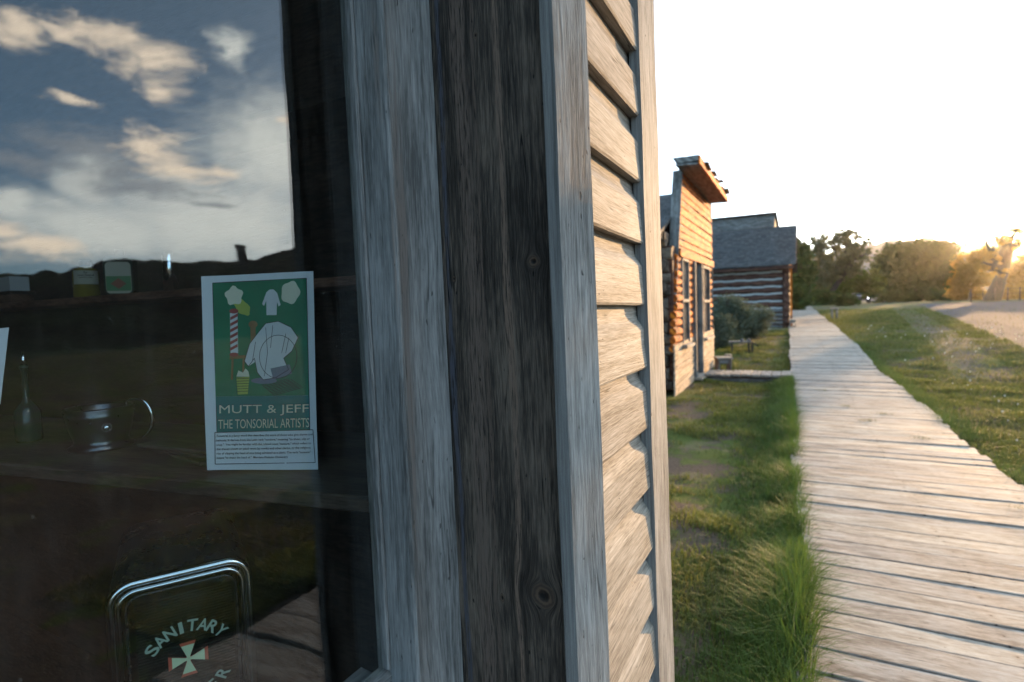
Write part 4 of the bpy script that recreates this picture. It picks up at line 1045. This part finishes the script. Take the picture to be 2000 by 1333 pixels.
M['leafglow'] = leaf_mat('glow_tinted_leaves', (.34, .16, .025), (.60, .29, .05), .65)  # orange sunset glow put into the leaf colour itself
M['sage'] = leaf_mat('sage_leaves', (.07, .09, .06), (.15, .17, .115), .15)
def leaves(name, blobs, n, size, mat, parent, clump=.22, seed=0, thin=1.0):
    """blobs: (centre, (rx,ry,rz)); leaf quads gathered in clumps inside the crown"""
    r = np.random.default_rng(seed+11); vol = np.array([b[1][0]*b[1][1]*b[1][2] for b in blobs])**.7; vol /= vol.sum(); P = []
    for (c, rad), f in zip(blobs, vol):
        k = max(4, int(n*f/26)); d = r.normal(size=(k, 3)); d /= np.linalg.norm(d, axis=1)[:, None]
        cc = d*(r.random(k)**.38)[:, None]*np.array(rad)+np.array(c)
        m_ = int(n*f/k)+1; mean = np.mean(rad)
        P.append((cc[:, None, :]+r.normal(size=(k, m_, 3))*clump*.75*mean*r.uniform(.5, 1.3, size=(k, 1, 1))*np.array([1, 1, .75])).reshape(-1, 3))
    P = np.concatenate(P); N = len(P)
    u = r.normal(size=(N, 3)); u /= np.linalg.norm(u, axis=1)[:, None]; v = np.cross(u, r.normal(size=(N, 3))); v /= np.linalg.norm(v, axis=1)[:, None]
    s = (size*r.uniform(.5, 1.4, N))[:, None]
    V = np.stack([P-u*s, P-v*s*.5, P+u*s, P+v*s*.5], 1).reshape(-1, 3); Fq = np.arange(N*4).reshape(N, 4)
    g = np.repeat(np.stack([r.random(N), r.random(N), r.random(N)], 1), 4, 0)
    return npmesh(name, V, Fq, mat, attr=g, parent=parent)
def branch(mb, p0, p1, r0, r1, seg=6, jit=.12, seed=0):
    p0, p1 = Vector(p0), Vector(p1); L = (p1-p0).length; pts, rs = [], []
    for i in range(seg+1):
        t = i/seg; pts.append(p0.lerp(p1, t)+mnoise.noise_vector(Vector((t*2.5+seed*3.1, seed, 2)))*jit*L*math.sin(t*math.pi)+Vector((0, 0, .06*L*math.sin(t*math.pi)))); rs.append(r0+(r1-r0)*t)
    mb.tube(pts, rs, 8); return pts
def tree(label, Yd, base, blobs, n, size, mat, rt=.3, clump=.22, seed=0, name='tree', group=None, mat2=None, twigs=3, extra=()):
    """base and blobs in (px,py[,rx,ry]) of the view, at the distance Yd down the street"""
    b = plane_y(base[0], base[1], Yd); b.z = float(tz(b.x, b.y)); 
    t = empty(name, b, label, 'tree', group)
    d = Yd/(ray(base[0], base[1])[1]); k = d/F
    rr_ = random.Random(seed); BB = []
    for (x, y, rx, ry) in blobs:
        c = plane_y(x, y, Yd+rr_.uniform(-.35, .35)*rx*k)-b; BB.append((tuple(c), (rx*k, rx*k*.9, ry*k)))
    mb = MB(); top = Vector((sum(q[0][0] for q in BB)/len(BB), sum(q[0][1] for q in BB)/len(BB), sum(q[0][2] for q in BB)/len(BB)*.55))
    pts = branch(mb, (0, 0, -.3), top, rt, rt*.55, seed=seed, jit=.06); mb.build('trunk', M['bark'], t)
    lm = MB()
    for i, (c, rad) in enumerate(BB):
        p = branch(lm, top, Vector(c), rt*.42, rt*.12, seed=seed+i+1)
        for j in range(twigs):
            a = rr_.uniform(0, 6.28); q = Vector(c)+Vector((math.cos(a)*rad[0], math.sin(a)*rad[1], rr_.uniform(-.1, .9)*rad[2]))*.9; branch(lm, p[3+j % 3], q, rt*.13, rt*.03, seed=seed+j*7+i)
    for (q0, q1, r0_) in extra: branch(lm, plane_y(*q0, Yd)-b, plane_y(*q1, Yd)-b, r0_, r0_*.35, seed=seed+int(q0[0]), jit=.08)
    lm.build('limbs', M['bark'], t)
    leaves('crown', BB, n, size, mat, t, clump, seed)
    return t
G = 'trees closing the end of the street'
tree('feathery grey green tree with airy pale top, behind the cabin end', 69, (1612, 602), [(1590, 490, 26, 30), (1620, 475, 24, 24), (1650, 468, 24, 22), (1668, 500, 26, 22), (1640, 520, 40, 30), (1600, 535, 36, 34), (1690, 478, 8, 16), (1678, 460, 8, 10), (1694, 495, 6, 8)], 9000, .17, M['leafgrey'], .38, .17, 1, group=G)
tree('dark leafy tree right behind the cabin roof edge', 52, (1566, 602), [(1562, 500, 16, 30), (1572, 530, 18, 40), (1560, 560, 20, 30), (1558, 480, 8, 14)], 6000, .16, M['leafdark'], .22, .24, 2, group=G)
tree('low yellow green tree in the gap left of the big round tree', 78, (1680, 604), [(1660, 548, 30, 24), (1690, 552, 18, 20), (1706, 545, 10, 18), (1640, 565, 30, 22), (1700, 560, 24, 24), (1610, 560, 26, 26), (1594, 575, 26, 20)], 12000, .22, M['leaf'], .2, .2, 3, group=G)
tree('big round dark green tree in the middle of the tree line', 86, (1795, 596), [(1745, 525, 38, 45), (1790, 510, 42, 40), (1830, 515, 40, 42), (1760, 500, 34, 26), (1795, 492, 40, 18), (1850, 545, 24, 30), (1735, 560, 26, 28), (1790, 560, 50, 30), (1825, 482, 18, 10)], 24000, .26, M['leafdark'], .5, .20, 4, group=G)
tree('golden backlit thicket tree left of the thick leaning trunk', 66, (1892, 592), [(1890, 520, 22, 24), (1908, 505, 12, 14), (1900, 545, 30, 24), (1870, 560, 18, 16), (1922, 500, 14, 20)], 6500, .15, M['leafglow'], .16, .22, 5, group=G)
tree('thick old trunk with bare leaning limbs and sparse foliage given an orange glow colour', 58, (1934, 590), [(1940, 500, 14, 16), (1960, 470, 16, 10), (1985, 452, 9, 8), (1978, 480, 8, 8), (1925, 515, 12, 16), (1955, 530, 14, 14), (1992, 470, 7, 8)], 2600, .16, M['leafglow'], .62, .22, 6, group=G,
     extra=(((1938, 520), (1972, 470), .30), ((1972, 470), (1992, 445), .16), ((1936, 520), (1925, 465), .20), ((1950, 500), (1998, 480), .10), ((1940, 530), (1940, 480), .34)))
tree('sunlit golden tree at the right edge behind the fence', 74, (1985, 592), [(1975, 545, 22, 24), (2000, 530, 24, 26), (2030, 520, 30, 34), (1965, 570, 20, 14), (2010, 560, 30, 20)], 5500, .21, M['leafglow'], .2, .22, 7, group=G)
def shrub(label, X, Y, rad, h_, n, size, mat, seed, name='shrub', group=None, nb=7):
    b = Vector((X, Y, zt(X, Y)-.03)); t = empty(name, b, label, 'shrub', group); rr_ = random.Random(seed); BB = []; mb = MB()
    for i in range(nb):
        a = rr_.uniform(0, 6.28); q = rr_.uniform(0, .55); c = (math.cos(a)*rad*q, math.sin(a)*rad*q, h_*rr_.uniform(.25, .62)); BB.append((c, (rad*.58, rad*.52, h_*.36)))
        branch(mb, (0, 0, 0), c, .02*h_, .008*h_, seed=i+seed)
        for j in range(5):
            a2 = rr_.uniform(0, 6.28); branch(mb, Vector(c)*.5, Vector(c)+Vector((math.cos(a2)*rad*.4, math.sin(a2)*rad*.4, h_*.3)), .01*h_, .004*h_, seed=i+j+seed)
    mb.build('stems', M['bark'], t); leaves('foliage', BB, n, size, mat, t, .22, seed); return t
shrub('tall grey green sagebrush behind the false front, at its back', -2.0, 17.8, .95, 1.45, 20000, .030, M['sage'], 21, 'sagebrush', 'sagebrush by the cabin')
shrub('nearer rounded sagebrush low against the far false front corner', -2.3, 16.2, .72, 1.0, 17000, .026, M['sage'], 22, 'sagebrush', 'sagebrush by the cabin')
shrub('right hand sagebrush bulging toward the cabin wall', -1.5, 19.0, .70, 1.15, 14000, .030, M['sage'], 23, 'sagebrush', 'sagebrush by the cabin')
DS_ = 'low dark shrubs at the end of the boardwalk'
for i, (x, Y, r_, h_, lb_) in enumerate(((1588, 60, 1.4, 1.3, 'dark low shrub left in the row at the boardwalk end'), (1612, 60, 1.9, 1.6, 'widest dark shrub behind the boardwalk end'), (1636, 60, 1.0, 1.2, 'small dark shrub right of the widest one at the boardwalk end'), (1652, 50, .95, 1.15, 'rounded blue green shrub beside the pinkish road bend'), (1560, 40, .9, 1.7, 'bush showing behind the cabin bench'), (1745, 76, 2.2, 1.8, 'low brush left under the big round tree'), (1850, 74, 3.0, 1.5, 'grey brush right under the big round tree'), (1900, 70, 2.6, 1.3, 'sunlit brush left of the thick trunk'), (1975, 66, 2.4, 1.3, 'sunlit brush right of the thick trunk'))):
    p = plane_y(x, 600, Y); shrub(lb_, p.x, Y, r_, h_, 3800, .13, M['leafdark'] if i < 7 else M['leafglow'], 40+i, 'shrub', DS_ if i < 4 else None)

# grass -----------------------------------------------------------
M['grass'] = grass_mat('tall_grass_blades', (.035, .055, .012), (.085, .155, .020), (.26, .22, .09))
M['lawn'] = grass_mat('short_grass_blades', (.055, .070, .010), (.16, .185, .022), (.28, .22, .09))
def blades(name, P, H, W, lean_, mat, dry, seed):
    r = np.random.default_rng(seed); N = len(P); a = r.uniform(0, 2*np.pi, N); d = np.stack([np.cos(a), np.sin(a), 0*a], 1); sd = np.stack([-np.sin(a+.4), np.cos(a+.4), 0*a], 1)
    H = H[:, None]; W = W[:, None]; ln = (lean_*r.uniform(.1, 1.2, N))[:, None]; up = np.array([0, 0, 1.])
    p0 = P; p1 = P+up*H*.5+d*H*ln*.22; p2 = P+up*H*(.92-.3*ln)+d*H*ln*.8
    V = np.stack([p0-sd*W, p0+sd*W, p1+sd*W*.8, p1-sd*W*.8, p2+sd*W*.12, p2-sd*W*.12], 1).reshape(-1, 3)
    b = np.arange(N)[:, None]*6; Fq = np.concatenate([b+np.array([[0, 1, 2, 3]]), b+np.array([[3, 2, 4, 5]])], 1).reshape(-1, 4)
    g = np.zeros((N, 6, 3)); g[:, :, 0] = r.random(N)[:, None]; g[:, 0:2, 1] = 0; g[:, 2:4, 1] = .6; g[:, 4:, 1] = 1; g[:, :, 2] = (dry if np.ndim(dry) else np.full(N, dry))[:, None]*r.random(N)[:, None]
    return npmesh(name, V, Fq, mat, attr=g.reshape(-1, 3))
def scatter(n, fn, seed):
    r = np.random.default_rng(seed); return fn(r, n)
r = np.random.default_rng(5)
# tall grass along the left edge of the boardwalk
n = 46000; Y = 1.0+9.8*r.random(n)**1.25; clumpw = .20+.20*vnoise(Y*0, Y, 1.1, 9)+.14*np.exp(-((Y-2.1)/.45)**2)+.06*np.exp(-((Y-3.5)/.5)**2)
X = .005-np.abs(r.normal(size=n))*clumpw*.75+.03*vnoise(Y*0, Y, 6, 2)+sx(Y)
dens = vnoise(X, Y, 5.5, 12)*.5+vnoise(X, Y, 2.1, 14)*.7; keep = dens > .26
X, Y = X[keep], Y[keep]; H = (.06+(.17+.08*(Y < 3.2))*np.clip(1-(np.abs(X-sx(Y)+.03)/.42), .05, 1)*(.45+.75*vnoise(X, Y, 2.3, 8)))*r.uniform(.5, 1.25, len(X))
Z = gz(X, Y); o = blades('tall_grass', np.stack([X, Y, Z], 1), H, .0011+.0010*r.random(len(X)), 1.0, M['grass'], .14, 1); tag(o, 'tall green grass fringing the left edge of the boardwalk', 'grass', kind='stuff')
# right fringe
n = 26000; Y = 2.0+15*r.random(n)**1.3; X = 1.44+np.abs(r.normal(size=n))*(.10+.18*vnoise(Y*0, Y, .9, 19))+sx(Y); k = vnoise(X, Y, 3.3, 12)*.6+vnoise(X, Y, 1.2, 14)*.6 > .42; X, Y = X[k], Y[k]
H = (.05+.13*vnoise(X, Y, 1.3, 8)*np.clip(1-(X-sx(Y)-1.5)/.6, .2, 1))*r.uniform(.5, 1.2, len(X))
o = blades('verge_grass', np.stack([X, Y, gz(X, Y)], 1), H, .0014+.0012*r.random(len(X)), 1.0, M['grass'], .3, 2); tag(o, 'grass tufts along the right edge of the boardwalk', 'grass', kind='stuff')
# lawns
n = 420000; Y = .3+np.exp(r.uniform(math.log(1.2), math.log(40), n)); side = r.random(n) < .33
X = np.where(side, -.02-1.9*r.random(n)*np.where(Y > 13, .9, 1), 1.5+(1.2+Y*.16)*r.random(n)*1.25)
X = np.where(side & (Y < 1.6), 20, X+sx(Y))
pat = vnoise(X, Y, 1.5, 31)*.5+vnoise(X, Y, 4.2, 33)*.35+vnoise(X, Y, .5, 35)*.3
edge = 4.5+(Y-20)*.085
pr = np.where(side, np.clip((pat-.38)/.22, .05, 1), np.clip((pat-.28)/.2, .12, 1))*np.where((X > edge-1.5) & (X < edge-.6) & (Y > 12), .3, 1)*np.where(X > edge+.1, .02, 1)
pr = pr*np.where((X > 2.0) & (Y < 3.2), .12, 1)
pr = pr*np.where((X < -.35) & (Y < 6), np.clip((vnoise(X, Y, 2.6, 41)-.50)/.12, .02, 1), 1)
k = (r.random(n) < pr) & ~((X > -1.72) & (X < 0) & (Y > 10.8) & (Y < 11.5)) & (X < np.where(side, -.0+sx(Y)*1.0, 99)) & (X > np.where((Y > 8.6) & (Y < 13), -1.70, -9)) & (X < 15) & ~((Y > 23.1) & (X < -.4))
X, Y, pat = X[k], Y[k], pat[k]
H = (.022+.035*pat+.03*(vnoise(X, Y, 2.2, 51) > .68))*r.uniform(.5, 1.35, len(X))*(1+.018*Y)
o = blades('lawn_grass', np.stack([X, Y, gz(X, Y)], 1), H, (.0011+.0010*r.random(len(X)))*(1+.13*Y), 1.1, M['lawn'], np.clip(.75-pat*.6+.35*(vnoise(X, Y, 1.1, 61) > .6), 0, 1), 3)
tag(o, 'short patchy grass on both sides of the boardwalk', 'grass', kind='stuff')
# weeds growing through the planks
C_ = [(.95, 2.42, 60), (1.24, 2.44, 40), (.78, 2.02, 55), (1.02, 1.98, 35), (.55, 1.72, 12), (1.35, 3.9, 60), (1.3, 4.6, 60), (.75, 7.4, 90), (.95, 7.9, 80), (.6, 8.3, 70), (1.1, 6.6, 70), (.4, 9.5, 60)]
Pw_ = []; 
for (x, y, m_) in C_: x = x+float(sx(y)); Pw_.append(np.stack([x+r.normal(size=m_)*.05, y+r.normal(size=m_)*.006, np.full(m_, float(tz(0, y))+.075)], 1))
Pw_ = np.concatenate(Pw_); o = blades('boardwalk_weeds', Pw_, r.uniform(.015, .07, len(Pw_)), np.full(len(Pw_), .0011), 1.3, M['lawn'], .6, 4); tag(o, 'wispy weeds sprouting through the boardwalk gaps', 'weeds', kind='stuff')
# pale seed heads in the right lawn
n = 170; Y = 3.5+np.exp(r.uniform(math.log(1), math.log(20), n)); X = 1.8+(1+Y*.12)*r.random(n); Z = gz(X, Y)+.06; s = .005+.0008*Y; s = s*r.uniform(.6, 1.2, n)
off8 = np.array([(1, 0, 0), (0, 1, 0), (-1, 0, 0), (0, -1, 0), (0, 0, 1), (0, 0, -1)]); V = (np.stack([X, Y, Z], 1)[:, None, :]+off8[None]*s[:, None, None]).reshape(-1, 3)
tri = np.array([(0, 1, 4), (1, 2, 4), (2, 3, 4), (3, 0, 4), (1, 0, 5), (2, 1, 5), (3, 2, 5), (0, 3, 5)]); Ft = (np.arange(n)[:, None, None]*6+tri[None]).reshape(-1, 3)
M['seed'] = plain('white_seed_heads', (.62, .58, .48), .9)
o = npmesh('dandelion_heads', V, Ft, M['seed'], nper=3); tag(o, 'scattered pale dandelion heads in the right hand grass', 'flowers', kind='stuff')

# far fence behind the road
t = empty('wire_fence', (12, 54, 1.2), 'low post and rail fence below the thick trunk', 'fence')
xs_ = [1896+i*24 for i in range(8)]
for x in xs_:
    p = plane_y(x, 590, 54); mb = MB(); mb.tube([(p.x-12, 0, -.1), (p.x-12, 0, .95)], .035, 6); mb.build('post', M['oldwood'], t)
a = plane_y(1890, 590, 54).x-12; b = plane_y(2075, 590, 54).x-12
for z in (.5, .88):
    mb = MB(); mb.tube([(a, 0, z), ((a+b)/2, 0, z-.02), (b, 0, z)], .015, 6); mb.build('rail', M['oldwood'], t)

# far car with headlights that glow by themselves
p = plane_y(1682, 582, 88); t = empty('parked_car', (p.x, p.y, 1.2), 'distant dark car facing the camera with two small bright headlights', 'car')
def prof_body(pts, w_, name, mat, inset=.0):
    n = len(pts); mb = MB(); mb.add([(-w_/2+inset*z_, y, z) for (y, z, z_) in pts]+[(w_/2-inset*z_, y, z) for (y, z, z_) in pts], [tuple(range(n)), tuple(reversed(range(n, 2*n)))]+[(i, i+n, (i+1) % n+n, (i+1) % n) for i in range(n)]); return mb.build(name, mat, t)
prof_body([(-2.1, .35, 0), (-2.15, .7, .0), (-1.9, .92, .4), (-.9, 1.02, .5), (1.9, 1.0, .5), (2.15, .8, .2), (2.15, .35, 0)], 1.8, 'body', M['carpaint'], .1)
prof_body([(-.9, 1.02, .6), (-.2, 1.48, 1.6), (1.2, 1.5, 1.7), (1.9, 1.0, .6)], 1.8, 'cabin', M['glassdark'], .12)
for x in (-.82, .82):
    for y in (-1.35, 1.35):
        mb = MB(); mb.tube([(x-.1, y, .33), (x+.1, y, .33)], .33, 20, False); mb.build('wheel', M['tire'], t)
for x in (-.62, .62):
    mb = MB(); mb.tube([(x, -2.10, .72), (x, -2.19, .72)], [.10, .09], 16); mb.build('headlight', M['lamp'], t)

# brick stack on the hillside across the street (seen in the window reflection)
r_ = ray(470, 478); d_ = 118/math.hypot(r_[0], r_[1]); sx, sy = -r_[0]*d_, r_[1]*d_
t = empty('brick_chimney_stack', (sx, sy, 12.0), 'dark chimney stack on the hillside, seen only as a reflection in the window', 'chimney')
mb = MB(); mb.add([(-.62, -.62, 0), (.62, -.62, 0), (.62, .62, 0), (-.62, .62, 0), (-.5, -.5, 5.6), (.5, -.5, 5.6), (.5, .5, 5.6), (-.5, .5, 5.6)], [(0, 1, 5, 4), (1, 2, 6, 5), (2, 3, 7, 6), (3, 0, 4, 7), (4, 5, 6, 7), (3, 2, 1, 0)])
mb.build('shaft', M['brick'], t)
mb = MB(); mb.box((-.7, -.7, 5.603), (.7, .7, 6.1)); mb.build('cap', M['brick'], t)

# ------------------------------------------------------------------ sunlit evening haze
m, nt = newmat('evening_haze')
vol = nd(nt, 'ShaderNodeVolumePrincipled', {'Color': (1, .97, .92, 1), 'Density': HAZE, 'Anisotropy': .935})
o_ = nt.nodes.new('ShaderNodeOutputMaterial'); nt.links.new(vol.outputs[0], o_.inputs['Volume'])
mb = MB(); mb.box((-620, -340, -3), (620, 620, 56)); tag(mb.build('haze', m), 'thin warm evening haze over the whole street', None, kind='stuff')
